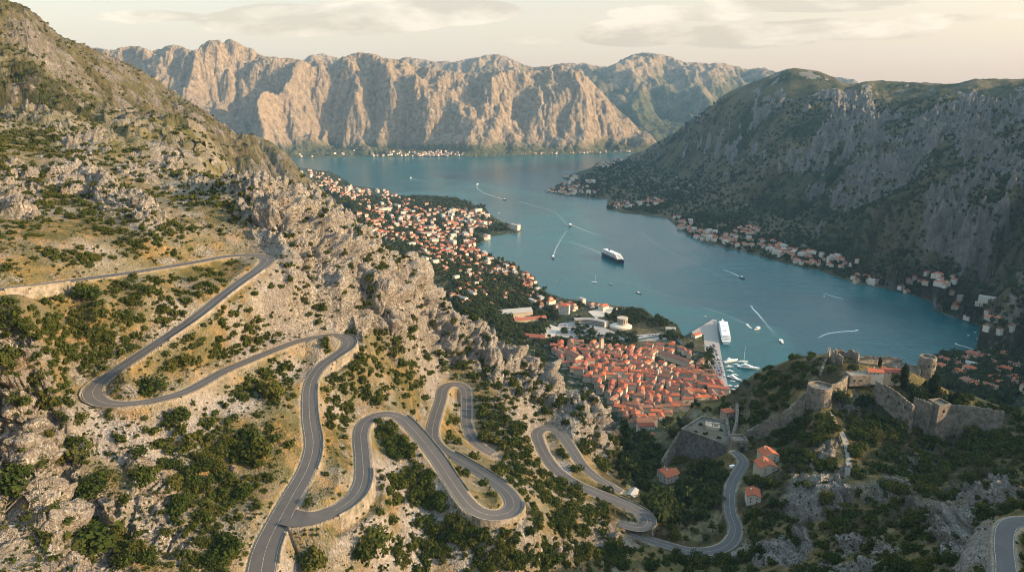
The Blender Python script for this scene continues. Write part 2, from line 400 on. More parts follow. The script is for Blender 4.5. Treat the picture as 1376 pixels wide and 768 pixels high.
ROAD_B = [(386, 692, 303.8, 17), (403, 697, 303.6, 17), (424, 695, 303.2, 14), (446, 687, 302.6, 12.5), (466, 676, 301.6, 12), (481, 661, 300.4, 12), (488, 640, 299, 11.5), (487, 612, 296.5, 11.5), (485, 582, 293, 12), (493, 565, 290.5, 13),
          (515, 556, 288.5, 13), (537, 560, 286.5, 12), (557, 578, 284.5, 12), (584, 611, 280, 12), (604, 641, 275.5, 12), (624, 670, 271, 12.5), (641, 686, 268, 14), (664, 692, 265.5, 15), (685, 687, 263.5, 15),
          (691, 675, 262, 14), (680, 658, 260, 12.5), (654, 639, 257, 12), (621, 619, 253.5, 12), (594, 603, 250, 12), (581, 585, 247, 12.5), (585, 560, 243.5, 13), (592, 538, 240, 13), (595, 524, 238, 14),
          (602, 517, 236.6, 15), (615, 516, 235.4, 15), (625, 522, 234, 14), (627, 542, 231, 12.5), (627, 566, 228, 12), (634, 586, 225.5, 12), (647, 600, 223, 12), (662, 609, 220.5, 11)]
ROAD_C = [(835, 660, 176, 9), (815, 649, 178, 10), (798, 638, 180, 11), (781, 622, 182.5, 12), (768, 602, 185, 13), (755, 584, 187.3, 14), (744, 576, 188, 15), (730, 575, 189, 15), (722, 582, 189, 14), (725, 594, 188.5, 13), (733, 611, 188, 13),
          (745, 628, 187.5, 13), (761, 641, 187, 13), (778, 651, 186.5, 13), (796, 659, 186, 14), (828, 672, 184.5, 14.5), (858, 686, 183, 15), (871, 698, 181.5, 16), (864, 708, 180, 15), (848, 707, 179.5, 13), (832, 702, 179, 11)]
ROAD_D = [(848, 716, 177, 9), (871, 724, 175, 11), (900, 733, 173, 12), (925, 739.5, 171.5, 12.5), (950, 740.5, 170.5, 13), (972, 735, 170, 13), (985, 723, 170, 13), (988, 706, 169.6, 12.5), (982, 690, 169.5, 12), (980, 668, 169.5, 12), (984, 648, 169.5, 12), (993, 632, 169.8, 12), (999, 621, 170, 12), (994, 612, 170, 11), (986, 606, 170, 9)]
ROAD_E = [(1344, 810, 301, 12), (1352, 768, 300, 12), (1349, 735, 300, 12), (1352, 708, 300, 12), (1366, 700, 300, 12), (1395, 700, 300, 12), (1430, 705, 300, 12)]
def catmull(P, n=8):
    P = np.asarray(P, float); out = []
    Q = np.vstack([2 * P[0] - P[1], P, 2 * P[-1] - P[-2]])
    for i in range(1, len(Q) - 2):
        p0, p1, p2, p3 = Q[i - 1], Q[i], Q[i + 1], Q[i + 2]
        for k in range(n):
            t = k / n
            out.append(0.5 * (2 * p1 + (p2 - p0) * t + (2 * p0 - 5 * p1 + 4 * p2 - p3) * t * t + (3 * p1 - p0 - 3 * p2 + p3) * t ** 3))
    out.append(P[-1]); return np.array(out)
def road_world(L):
    L = np.array(L, float); x, y, z = at_z(L[:, 0], L[:, 1], L[:, 2])
    C = catmull(np.stack([x, y, z, L[:, 3] * (.66 if L[0, 2] == 301 else .78)], -1), 10)
    # resample evenly
    d = np.r_[0, np.cumsum(np.hypot(np.diff(C[:, 0]), np.diff(C[:, 1])))]
    n = int(d[-1] / 2.0) + 2; q = np.linspace(0, d[-1], n)
    C = np.stack([np.interp(q, d, C[:, k]) for k in range(4)], -1)
    for _ in range(4): C[1:-1] = (C[:-2] + 2 * C[1:-1] + C[2:]) / 4
    return C
ROADS = {k: road_world(v) for k, v in (('A', ROAD_A), ('B', ROAD_B), ('C', ROAD_C), ('D', ROAD_D), ('E', ROAD_E))}

_a, _b = ROADS['A'], ROADS['B']
for q in _b:      # the fork: the branch leaves on the level of the main road
    d = np.hypot(_a[:, 0] - q[0], _a[:, 1] - q[1]); k = int(d.argmin()); w = 1 - smooth(_a[k, 3] / 2 - 1, _a[k, 3] / 2 + 9, d[k]); q[2] = q[2] * (1 - w) + (_a[k, 2] - .03) * w

# ============================================================ the land
Zp, Yp = [], []
# (u, v, height)
HT = [
 # left foreground, upper to lower
 (0, 300, 428), (0, 340, 417), (100, 330, 414), (200, 310, 414.6), (260, 320, 405), (300, 300, 409), (330, 320, 399), (0, 420, 401), (60, 440, 392), (150, 430, 384), (200, 400, 387), (240, 385, 384), (300, 365, 384),
 (0, 470, 386), (60, 500, 377), (100, 540, 355), (30, 560, 361), (330, 430, 362), (300, 450, 358), (220, 500, 350), (350, 400, 372), (400, 400, 362), (430, 425, 345), (390, 430, 350), (240, 480, 352),
 (-60, 500, 383), (-60, 420, 404), (-60, 650, 345), (-80, 768, 335), (-200, 700, 350), (-200, 500, 385), (-150, 400, 410), (0, 620, 342), (0, 700, 336), (0, 768, 332), (0, 900, 322), (80, 620, 337), (80, 700, 329), (100, 768, 321),
 (150, 600, 336), (170, 660, 325), (200, 730, 314), (220, 600, 328), (250, 660, 317), (280, 570, 329), (330, 560, 327), (340, 620, 316), (320, 700, 306), (280, 768, 303), (370, 520, 327), (380, 600, 316), (200, 900, 305), (345, 950, 288),
 # between the bends
 (450, 520, 311), (450, 560, 306), (455, 600, 304), (445, 650, 302.5), (440, 480, 327), (430, 510, 319), (505, 500, 301), (530, 520, 291), (560, 540, 272), (510, 600, 286), (530, 640, 279), (520, 680, 279), (480, 720, 285), (430, 740, 291), (400, 768, 288),
 (560, 660, 270), (600, 700, 262), (560, 768, 256), (650, 740, 251), (480, 768, 274), (720, 768, 232), (700, 720, 244), (640, 655, 262), (620, 640, 262), (660, 672, 261.5), (608, 560, 236), (612, 600, 243), (560, 570, 266), (545, 535, 272),
 (640, 540, 232), (660, 570, 228), (700, 600, 216), (680, 640, 240), (720, 660, 232), (740, 700, 222), (790, 700, 207), (800, 740, 196), (860, 768, 186), (700, 560, 223), (740, 600, 187.5), (760, 625, 184.5), (800, 620, 170),
 (780, 680, 198), (830, 690, 184), (770, 560, 196), (830, 700, 182), (900, 720, 172), (920, 768, 176), (840, 650, 163),
 # slope between the upper bends and the crags
 (400, 360, 385), (440, 380, 372), (470, 420, 348), (520, 440, 319), (500, 470, 312),
 (520, 380, 356), 
 # the crag line
 (400, 350, 385), 
 # valley
 (870, 660, 148), (870, 625, 126), (860, 600, 96), (900, 670, 150), (930, 690, 160), (950, 650, 150), (905, 640, 132), (960, 700, 164), (930, 620, 138), (840, 625, 140), (870, 585, 55), (900, 600, 120), (950, 620, 142), (1000, 680, 172), (1020, 650, 178), (1040, 620, 186), (1012, 604, 168),
 (890, 590, 75), (970, 575, 152), (940, 565, 140), (1000, 575, 166), (960, 552, 110),
 # fort hill
 (1000, 530, 168), (990, 520, 160), (1020, 512, 180), (1060, 492, 207), (1100, 482, 224), (1130, 480, 230), (1180, 488, 230), (1230, 500, 226), (1050, 530, 190), (1080, 562, 192), (1052, 574, 180), (1020, 592, 163), (1100, 552, 207), (1130, 548, 203), (1155, 545, 203), (1180, 540, 207), (1205, 555, 202), (1230, 565, 196), (1250, 575, 190), (1268, 584, 186), (1300, 580, 194), (1330, 580, 195), (1376, 580, 200), (1180, 507, 223), (1200, 512, 222), (1150, 505, 224), (1250, 528, 214), (1300, 538, 213), (1450, 600, 225),
 (1060, 595, 177), (1140, 600, 197), (1130, 640, 195), (1050, 660, 188), (1040, 700, 184), (1100, 680, 202), (1140, 680, 208), (1200, 640, 198), (1260, 640, 200), (1330, 640, 212), (1376, 640, 226), (1250, 605, 190),
 (1200, 700, 222), (1140, 740, 222), (1060, 740, 198), (1000, 760, 184), (1000, 740, 178), (1270, 700, 250), (1310, 740, 282), (1240, 768, 258), (1140, 768, 230), (1000, 800, 190), (1320, 690, 278), (1340, 680, 276), (1376, 672, 272), (1376, 740, 296), (1390, 768, 296), (1450, 768, 305), (1500, 680, 290), (1340, 900, 305), (1100, 950, 270), (800, 950, 225), (600, 950, 250),
 (785, 640, 182.5), (775, 627, 184), (765, 615, 185.5), (1376, 556, 206),
 # old town and the flat land beyond
 (740, 470, 9), (800, 480, 6), (860, 480, 5), (920, 480, 4), (960, 500, 4), (840, 540, 9), (900, 540, 8), (880, 565, 16), (940, 525, 7), (960, 540, 10), (780, 500, 12), (850, 510, 7), (980, 530, 5),
 (700, 440, 8), (720, 420, 6), (800, 430, 4), (870, 440, 4), (760, 405, 3), (700, 400, 10), (680, 420, 14), (640, 380, 18), (660, 350, 5), (600, 350, 25), (580, 320, 22), (620, 300, 10), (560, 300, 22), (540, 330, 45), (500, 300, 55), (480, 280, 60),
 (520, 280, 18), (450, 260, 60), (500, 265, 10), (440, 245, 40), (420, 236, 50), (470, 262, 30), (410, 228, 30), (560, 275, 10), (620, 275, 6), (680, 304, 6), (550, 350, 60), (600, 380, 45), (640, 410, 35), (680, 440, 25),
 # right shore strip
 (1360, 480, 8), (1376, 500, 14), (1290, 490, 5), (1330, 500, 8), (1376, 530, 16), (1280, 510, 6), (1376, 440, 40), (1330, 425, 16), (1290, 405, 20), (1240, 385, 16), (1180, 372, 12), (1130, 355, 16), (1060, 335, 14), (1000, 322, 14), (950, 308, 14), (925, 296, 14), (900, 282, 22), (850, 278, 6), (830, 272, 6), (770, 258, 8), (790, 245, 25), (770, 241, 8), (820, 225, 20), (810, 221, 8),
]
# (u, v, forward distance)
YD = [
 (380, 262, 575), (330, 245, 620), (310, 240, 640), (430, 290, 590), (480, 325, 612), (530, 358, 640), (570, 385, 668), (610, 420, 695), (650, 448, 712), (420, 320, 552), (470, 360, 556), (380, 310, 528), (520, 400, 565), (700, 458, 722), (745, 485, 724), (790, 515, 722), (820, 550, 715), (835, 590, 702), (560, 430, 606), (600, 480, 650), (580, 450, 655), (560, 480, 562), (540, 440, 560), (640, 500, 645), (640, 470, 684), (700, 520, 645), (700, 490, 690), (750, 550, 645), (760, 530, 690), (800, 570, 665), (820, 600, 650),
 # upper left: the long shoulder of the mountain
 (0, 250, 545), (0, 200, 690), (0, 150, 860), (0, 100, 1020), (0, 50, 1180), (0, 0, 1350), (-100, 100, 900), (-100, 0, 1100), (-150, -80, 1200), (-200, 200, 520), (-250, 100, 600), (-250, -50, 800), (50, 250, 580), (50, 180, 800), (50, 100, 1100), (50, 40, 1350),
 (100, 280, 520), (100, 230, 640), (100, 180, 850), (100, 120, 1180), (100, 60, 1500), (150, 230, 700), (150, 180, 980), (150, 120, 1420), (150, 82, 1700), (200, 270, 570), (200, 240, 700), (200, 200, 1000), (200, 150, 1500), (200, 106, 1950),
 (250, 260, 640), (250, 220, 1000), (250, 180, 1600), (250, 142, 2300), (300, 220, 1300), (300, 190, 2100), (300, 172, 2700), (350, 225, 1900), (350, 212, 2600), (350, 205, 3200), (390, 235, 2600), (385, 225, 3600), (280, 250, 700),
 # right mountain
 (960, 150, 4900), (1000, 127, 4700), (1030, 110, 4600), (1070, 93, 4500), (1100, 96, 4500), (1140, 113, 4450), (1180, 112, 4300), (1250, 113, 4000), (1310, 106, 3700), (1376, 108, 3400), (1450, 100, 3200), (1550, 90, 3000),
 (900, 188, 6000), (870, 203, 6700), (930, 168, 5400), (900, 215, 4900), (950, 200, 4500), (900, 250, 4050), (950, 250, 3600), (1000, 200, 4000), (1000, 160, 4350), (1000, 280, 3000), (1050, 150, 4050), (1050, 200, 3500), (1050, 250, 3050), (1060, 300, 2620),
 (1100, 130, 4000), (1100, 180, 3500), (1100, 230, 3050), (1100, 280, 2600), (1100, 330, 2150), (1150, 150, 3700), (1150, 200, 3150), (1150, 260, 2600), (1150, 320, 2080), (1200, 150, 3500), (1200, 200, 2950), (1200, 250, 2500), (1200, 300, 2100), (1200, 350, 1830),
 (1260, 140, 3300), (1260, 190, 2760), (1260, 240, 2330), (1260, 300, 1950), (1260, 350, 1700), (1320, 140, 3100), (1320, 190, 2560), (1320, 250, 2100), (1320, 310, 1750), (1320, 370, 1520), (1376, 140, 2850), (1376, 200, 2300), (1376, 260, 1900), (1376, 330, 1560), (1376, 390, 1370),
 (1450, 300, 1600), (1450, 400, 1250), (1450, 200, 2100), (1550, 300, 1500), (1550, 200, 1900), (1450, 500, 1000),
]
# hidden ground: x/Y slope, forward distance, height
HID = [
 (-.05, 800, 190), (-.05, 1000, 60), (.03, 760, 130), (.03, 900, 30), (.1, 760, 90), (.1, 860, 30), (-.12, 850, 200), (-.12, 1100, 70), (-.2, 900, 250), (-.2, 1250, 90), (-.28, 1000, 290), (-.28, 1500, 110), (-.36, 900, 340), (-.36, 1300, 240), (-.3, 800, 370), (-.3, 2000, 90), (-.25, 2600, 60), (-.36, 2400, 140), (-.2, 1700, 50), (-.12, 1500, 25),
 (.16, 760, 100), (.16, 850, 35), (.22, 750, 115), (.22, 850, 40), (.3, 800, 140), (.3, 900, 50), (.3, 980, 8), (.38, 850, 150), (.38, 1000, 10), (.46, 850, 160), (.46, 1000, 10), (.55, 800, 170), (.55, 950, 20), (.66, 760, 150), (.66, 950, 10), (.75, 720, 160), (.8, 780, 110), (.8, 950, 12), (.72, 900, 14),
 (.16, 120, 300), (0, 120, 290), (-.3, 120, 320), (-.7, 120, 370), (-1.05, 150, 400), (-1.05, 300, 440), (-1.05, 500, 520), (-1.05, 900, 700), (.5, 120, 310), (.9, 150, 330), (1.05, 300, 320), (1.05, 600, 260), (1.05, 1100, 160), (1.4, 300, 300), (1.4, 600, 230), (1.4, 1000, 170), (1.75, 250, 290), (1.75, 500, 230), (1.75, 1000, 160), (1.4, 1500, 300), (1.75, 1500, 320), (1.05, 1500, 290), (1.05, 2000, 500), (1.05, 3500, 900), (-1.05, 2000, 950), (-.8, 2500, 850), (-.6, 3000, 700), (-1.0, 4000, 900), (-.5, 4500, 300), (-.45, 6000, 60),
 (.4, 6000, 350), (.6, 6000, 600), (.9, 6000, 700), (.3, 7600, 100), (.5, 8000, 250), (.22, 7300, 5), (.55, 5000, 620), (.75, 4500, 640), (.4, 5300, 500),
 # bed of the bay
 (.05, 1750, -25), (.15, 1750, -25), (.3, 1400, -25), (.3, 1800, -25), (.45, 1350, -25), (.55, 1300, -20), (0, 2300, -30), (.12, 2500, -30), (.25, 2100, -30), (-.05, 3500, -30), (.08, 4000, -30), (.08, 3100, -30), (-.2, 4800, -30), (0, 5200, -30), (.05, 6200, -30), (-.3, 6000, -30), (-.15, 6800, -30), (.15, 6900, -30), (.25, 1150, -8), (.35, 1120, -10), (.48, 1120, -6), (-.3, 7800, -30), (0, 7800, -30),
]
pts = []
for u, v, z in HT: x, y, z = at_z(u, v, z); pts.append((x / y, math.log(y), float(z)))
for u, v, Y in YD: x, y, z = at_Y(u, v, Y); pts.append((x / y, math.log(Y), float(z)))
for s, Y, z in HID: pts.append((s, math.log(Y), z))
for k, C in ROADS.items():
    for c in C[::9]: pts.append((c[0] / c[1], math.log(c[1]), c[2]))
pts = np.array(pts)
KS, KT = 1.0, 0.55
def _phi(ds, dt): return np.sqrt((ds * KS) ** 2 + (dt * KT) ** 2 + 0.02 ** 2)
_A = _phi(pts[:, None, 0] - pts[None, :, 0], pts[:, None, 1] - pts[None, :, 1])
n = len(pts); _M = np.zeros((n + 3, n + 3)); _M[:n, :n] = _A - np.eye(n) * 0.0025
_Pm = np.stack([np.ones(n), pts[:, 0], pts[:, 1]], -1); _M[:n, n:] = _Pm; _M[n:, :n] = _Pm.T
_w = np.linalg.solve(_M, np.r_[pts[:, 2], 0, 0, 0])
def rbf(s, t):
    out = np.zeros(s.shape); sf, tf, of = s.ravel(), t.ravel(), out.ravel()
    for i in range(0, len(sf), 20000):
        a, b = sf[i:i + 20000], tf[i:i + 20000]
        of[i:i + 20000] = _phi(a[:, None] - pts[None, :, 0], b[:, None] - pts[None, :, 1]) @ _w[:n] + _w[n] + _w[n + 1] * a + _w[n + 2] * b
    return of.reshape(s.shape)
def resample(V, gs, gt, s, t):
    """bilinear look-up of the coarse grid V[t, s]"""
    fi = np.clip(np.interp(s, gs, np.arange(len(gs))), 0, len(gs) - 1.001); fj = np.clip(np.interp(t, gt, np.arange(len(gt))), 0, len(gt) - 1.001)
    i = fi.astype(int); j = fj.astype(int); a = fi - i; b = fj - j
    return (V[j, i] * (1 - a) + V[j, i + 1] * a) * (1 - b) + (V[j + 1, i] * (1 - a) + V[j + 1, i + 1] * a) * b

# fine grid: denser where the ground is near
S1 = np.concatenate([np.linspace(-1.75, -0.82, 110)[:-1], np.linspace(-0.82, 0.82, 1240), np.linspace(0.82, 1.75, 110)[1:]])
T1 = np.concatenate([np.log(np.linspace(115, 230, 70))[:-1], np.linspace(math.log(230), math.log(760), 760), np.linspace(math.log(760), math.log(1500), 180)[1:], np.linspace(math.log(1500), math.log(8200), 420)[1:]])
gs = np.linspace(-1.78, 1.78, 560); gt = np.linspace(math.log(113), math.log(8300), 420)
GS, GT = np.meshgrid(gs, gt); BASE = rbf(GS, GT)
S, T = np.meshgrid(S1, T1); Yg = np.exp(T); Xg = S * Yg
Z0 = resample(BASE, gs, gt, S, T)
def base_z(x, y): 
    x = np.atleast_1d(np.asarray(x, float)); y = np.atleast_1d(np.asarray(y, float))
    return resample(BASE, gs, gt, x / y, np.log(y))

# --- coast
SH_L = [(385, 221), (407, 225.5), (448, 232), (473, 249), (511, 254), (533, 262.5), (560, 264), (615, 265), (626, 271), (653, 279), (659, 288), (681, 302), (693, 303), (701, 309), (695, 313), (662, 317), (651, 324), (643, 327), (643, 338), (662, 346), (684, 354), (703, 364), (719, 372),
        (726, 390), (758, 401), (786, 404.6), (828, 411), (865, 414), (878, 425.5), (909, 434.7), (915, 445), (918, 453), (929, 446), (958, 428.5), (963, 429.5), (963, 447), (970, 487), (978, 520), (989, 537)]
SH_R = [(1259, 482), (1267, 478), (1317, 473), (1347, 465), (1337, 453), (1317, 437), (1277, 425), (1257, 416.5), (1254, 406.5), (1227, 396), (1183, 386), (1147, 380), (1100, 363), (1058, 355), (1031, 347), (990, 336), (949, 327), (927, 317), (908, 303), (894, 292), (839, 286.6), (815, 281), (817, 268),
        (787, 266), (752, 262), (730, 257), (755, 247), (768, 246), (755, 239), (775, 232), (798, 224), (804, 218), (848, 215), (866, 206)]
def shore(L): 
    u, v = np.array(L, float).T; x, y, _ = at_z(u, v, 0.0); return list(zip(x, y))
PL, PR = shore(SH_L), shore(SH_R)
HB = [(.3 * 1010, 1010), (.38 * 1040, 1040), (.48 * 1045, 1045), (.56 * 1100, 1100)]
BAY = PL + HB + PR + [(2500, 8600), (-4200, 8600), (-2900, 6000)]
BAYA = np.array(BAY)
bay_bb = (T > math.log(900))
isea = np.zeros(S.shape, bool); isea[bay_bb] = inside(Xg[bay_bb], Yg[bay_bb], BAY)
dsh = np.full(S.shape, 999.0, np.float32); near = bay_bb & (Z0 < 60)
dsh[near] = seg_dist(Xg[near], Yg[near], BAY + [BAY[0]])
def land_z(Z, sea, d): 
    zl = np.maximum(Z, 1.6 + 2.0 * smooth(0, 60, d)); zl = np.where(d < 500, np.minimum(zl, 2.2 + d * 0.16 + np.maximum(d - 90, 0) * .5), zl)
    return np.where(sea, np.maximum(np.minimum(Z, -1.0 - 0.15 * d), -30), zl)
Z1 = land_z(Z0, isea, dsh)
def ground(x, y):
    """height of the smooth ground, for standing things on it"""
    x = np.atleast_1d(np.asarray(x, float)); y = np.atleast_1d(np.asarray(y, float)); z = base_z(x, y)
    z2 = land_z(z, inside(x, y, BAY), seg_dist(x, y, BAY + [BAY[0]])); return np.where(y > 900, z2, z)

# --- where each kind of ground lies: soft spots given as (u, v, ru, rv, weight)
U, V = project(Xg, Yg, Z1)
slope = np.hypot(np.gradient(Z1, axis=0) / np.maximum(np.gradient(Yg, axis=0), 1e-3), np.gradient(Z1, axis=1) / np.maximum(np.gradient(Xg, axis=1), 1e-3))
def spots(L):
    m = np.zeros(S.shape, np.float32)
    for u, v, a, b, w, *r in L:
        th = R(r[0]) if r else 0.0; du, dv = U - u, V - v
        p = (du * math.cos(th) + dv * math.sin(th)) / a; q = (-du * math.sin(th) + dv * math.cos(th)) / b
        m = np.maximum(m, w * np.exp(-(p * p + q * q) ** 1.5)) if w > 0 else m + w * np.exp(-(p * p + q * q) ** 1.5)
    return m
ROCK = [(60, 60, 90, 30, .9, 35), (20, 130, 60, 40, .75), (60, 150, 60, 30, .8, 30), (160, 155, 30, 35, .8, 50), (130, 190, 50, 30, .7, 20), (110, 190, 40, 25, 1), (210, 230, 80, 25, .85, 10), (110, 240, 70, 28, 1, 20), (20, 240, 50, 25, .9), (170, 275, 80, 25, .9, 25), (30, 275, 60, 20, .8, 15), (250, 240, 60, 20, .8),
 (380, 290, 90, 60, 1.1, 45), (420, 330, 70, 80, 1.1, 50), (480, 370, 80, 60, 1.1, 40), (540, 400, 80, 55, 1.1, 45), (600, 440, 80, 45, 1.0, 40), (660, 475, 80, 40, 1.0, 40), (720, 500, 80, 40, 1.0, 40), (780, 550, 60, 45, 1.0, 45), (820, 580, 30, 40, .9), (330, 250, 60, 25, .9, 30), (410, 400, 60, 50, .5), (700, 540, 50, 25, .6, 40),
 (20, 560, 60, 60, 1.0), (50, 620, 60, 50, 1.0, 30), (20, 700, 90, 60, 1.1), (110, 690, 70, 50, .9), (60, 760, 120, 40, 1.0), (200, 680, 55, 60, .9, 40), (230, 730, 40, 40, .85), (180, 630, 60, 25, .6, 30), (340, 640, 35, 25, .6), (10, 460, 60, 30, .8), (40, 520, 40, 25, .8),
 (800, 720, 60, 25, .5, 20), (740, 740, 60, 30, .5), (690, 560, 60, 20, .55, 30), (560, 620, 22, 25, .5),
 (1100, 665, 60, 45, 1.1), (1080, 680, 55, 35, 1.0), (1190, 660, 60, 22, .8, -10), (1240, 540, 20, 20, .6), (1230, 620, 60, 22, .8, -20), (1150, 545, 40, 20, .8), (1110, 610, 35, 18, .8, -15), (1330, 660, 70, 28, 1.0, -10), (1290, 720, 50, 60, .95), (1160, 730, 60, 25, .9), (1060, 735, 60, 25, .9, -15), (1330, 750, 40, 50, .9), (1000, 740, 40, 18, .7, -20), (1140, 765, 80, 20, .8), (1230, 690, 50, 20, .8, -15), (960, 670, 20, 30, .6), (1000, 540, 15, 30, .7), (1280, 590, 30, 14, .7)]
SCREE = [(170, 600, 110, 45, 1.0, 12), (110, 560, 60, 25, .9), (250, 580, 60, 30, .9, 10), (300, 545, 60, 20, .9), (390, 500, 30, 20, .8), (370, 410, 55, 32, 1.0, 30), (330, 440, 40, 30, .8, 45), (420, 430, 40, 20, .8), (580, 700, 70, 55, .95, 55), (520, 650, 45, 45, .9, 50), (540, 740, 80, 35, .95), (620, 740, 60, 30, .7), (470, 750, 50, 25, .7), (250, 540, 50, 12, .6), (60, 470, 50, 25, .7),
 (740, 625, 22, 10, .8, 40), (755, 630, 18, 14, .9), (720, 690, 60, 18, .6, 20), (820, 725, 70, 18, .7, 15), (640, 610, 16, 8, .6, 30), (1080, 610, 40, 14, .6, -15), (1130, 610, 14, 40, .4), (940, 560, 24, 12, .6)]
WOOD = [(240, 85, 300, 60, .75, 32), (200, 130, 140, 30, .5, 35), (60, 110, 90, 22, .7, 30), (320, 205, 110, 18, .7, 28), (190, 150, 60, 40, .6, 40), (380, 235, 90, 14, .8, 10), (480, 275, 80, 22, .9, 20), (440, 250, 60, 14, .9, 10), (860, 660, 60, 60, 1.0), (850, 600, 25, 50, .9), (900, 600, 60, 40, .9), (870, 620, 60, 60, 1), (930, 690, 60, 50, 1.0), (1010, 560, 60, 50, .9), (1050, 600, 60, 50, .8), (1020, 650, 50, 50, .8), (1100, 500, 60, 30, .7), (1200, 590, 120, 50, .65), (1300, 620, 100, 50, .7),
 (1200, 560, 60, 40, .7), (1160, 700, 120, 40, .6), (1050, 700, 50, 30, .6), (1340, 570, 60, 30, .7), (590, 350, 60, 50, .7), (540, 310, 60, 40, .7), (650, 400, 40, 40, .8), (880, 420, 45, 14, 1.2), (620, 280, 60, 12, 1), (700, 300, 30, 8, .6)]
rnd1 = fbm(Xg * .02, Yg * .02, Z1 * .02, 4); rnd2 = fbm(Xg * .06 + 9, Yg * .06, Z1 * .06, 4, .6)
near_m = 1 - smooth(650, 900, Yg) * (S > -.25) ; 
right_m = smooth(.0, .03, S - .1) * smooth(1300, 1500, Yg) * (~isea)
rock = spots(ROCK); scree = spots(SCREE); wood = spots(WOOD)
rock = rock + (rnd2 * 0.9 + rnd1 * 0.5) + 0.25 * smooth(.55, 1.1, slope) * (Yg < 900) - .12
scree = scree + rnd2 * .5 - .12; wood = wood * np.where((S > -.36) & (S < .14) & (Yg < 760), .0, 1)
wood = wood + rnd2 * .55 + rnd1 * .5 - .12
grass = 0.62 + rnd1 * .6 + rnd2 * .3
# right mountain: woods low, limestone ribs higher up
RK = [(1170, 170, 90, 40, .9, 35), (1260, 180, 120, 28, 1.1, -35), (1100, 200, 60, 22, .9, -50), (970, 200, 45, 26, .6, -40), (1180, 240, 100, 24, .9, -40), (1320, 180, 70, 32, 1.0, -40), (1350, 210, 70, 28, 1.0, -50), (1300, 260, 120, 26, .85, -40), (1210, 210, 60, 20, 1., -55), (1376, 150, 50, 30, .8), (1040, 150, 30, 14, .6, -30), (1120, 140, 40, 12, .5, -40), (1080, 270, 50, 20, .45, -30), (1200, 300, 60, 18, .4, -35), (1340, 300, 60, 22, .7, -40), (1130, 260, 40, 16, .5, -45), (1010, 220, 40, 14, .5, -45), (1150, 190, 50, 14, .8, -50)]
DIR = (Xg * 0.9 - Yg * 0.45)   # bedding runs across the slope
rib = fbm(DIR * .0045, (Xg * .45 + Yg * .9) * .0016, Z1 * .004, 5, .55, ridged=True)
rm = spots(RK) * 0.9 + (rib - .45) * 1.2 + fbm(Xg * .008, Yg * .008, Z1 * .01, 6, .65) * 1.7 - .30
rock = np.where(right_m > .5, rm, rock); scree = scree * (1 - right_m); wood = np.where(right_m > .5, .95 + .5 * fbm(Xg * .006, Yg * .006, None, 5) - 1.5 * smooth(.28, .6, rm), wood)
grass = np.where(right_m > .5, .1, grass); rock = rock - .22 * smooth(620, 900, Yg) * (S < -.2) - .04 * (S > .2) * (Yg < 700)
grass = grass + .25 * (S > .2) * (Yg < 800)
# flat land
flatland = ((~isea) & (Yg > 880) & (Z1 < 70) & (S > -.42)).astype(np.float32)
town = flatland * smooth(70, 40, Z1) * (1 - right_m) * (Z1 < 60)
inTown = inside(U, V, [(735, 462), (900, 450), (990, 530), (960, 560), (860, 590), (830, 560), (760, 490)]) & (Yg > 850)
rock = np.where(flatland > .5, 0, rock); scree = scree * (1 - flatland); wood = np.where((flatland > .5) & (right_m < .5), .35 + .9 * rnd1 + spots([(880, 420, 45, 12, 1.0), (620, 276, 60, 10, 1), (540, 305, 60, 40, .5)]), wood)
wood = np.where(inTown, 0, wood)
olive = smooth(560, 900, Yg) * (S < -.1) * np.clip(.75 + rnd1 * 1.6, 0, 1) * (1 - spots([(290, 195, 50, 18, .95, 28), (240, 180, 40, 10, .7, 28)])) + .12 * (S > .1)

# --- distance to the nearest road edge
rdist = np.full(S.shape, 99.0, np.float32)
for k, C in ROADS.items():
    for i in range(0, len(C) - 1, 12):
        c = C[i:i + 13:2]
        if len(c) < 2: continue
        rad = 42.0; y0, y1 = max(c[:, 1].min() - rad, 116), c[:, 1].max() + rad; j0, j1 = np.searchsorted(T1, math.log(y0)), np.searchsorted(T1, math.log(y1)); xa, xb = c[:, 0].min() - rad, c[:, 0].max() + rad
        i0, i1_ = np.searchsorted(S1, min(xa / y0, xa / y1)), np.searchsorted(S1, max(xb / y0, xb / y1)); sl = (slice(j0, j1), slice(i0, i1_))
        if j1 > j0 and i1_ > i0: rdist[sl] = np.minimum(rdist[sl], seg_dist(Xg[sl], Yg[sl], [tuple(q[:2]) for q in c]) - c[:, 3].mean() / 2)
# --- relief
amp = smooth(100, 300, Yg) * 1.0
hill = (1 - flatland) * (~isea)
D = fbm(Xg * .012, Yg * .012, Z1 * .012, 4) * 7.0 * (1 - right_m)
# limestone blocks in the rocky ground: tilted slabs with deep joints
wx = fbm(Xg * .03, Yg * .03, Z1 * .03, 3) * 10; wy = fbm(Xg * .03 + 50, Yg * .03, Z1 * .03, 3) * 10
rk = smooth(.30, .75, rock) * (1 - right_m)
f1, e1, i1 = worley_near((Xg + wx) * .055, (Yg + wy) * .055, Z1 * .05, 1)
f2_, e2, i2 = worley_near((Xg + wx * .5) * .15, (Yg + wy * .5) * .15, Z1 * .14, 2)
nearY = smooth(1000, 600, Yg)
blocks = (i1 - .35) * 11 * smooth(0, .25, e1) + (i2 - .4) * 3.6 * smooth(0, .22, e2) - 2.6 * (1 - smooth(0, .12, e1)) - 1.3 * (1 - smooth(0, .12, e2))
f3, e3, i3 = worley_near((Xg + wx * .3) * .42, (Yg + wy * .3) * .42, None, 3)
blocks += ((i3 - .5) * 1.3 * smooth(0, .2, e3) - .5 * (1 - smooth(0, .14, e3))) * nearY
D += rk * blocks * hill * 1.3
D += rk * fbm(Xg * .03 + 3, Yg * .03, Z1 * .02, 4, .55, ridged=True) * 6 * hill - 3 * rk
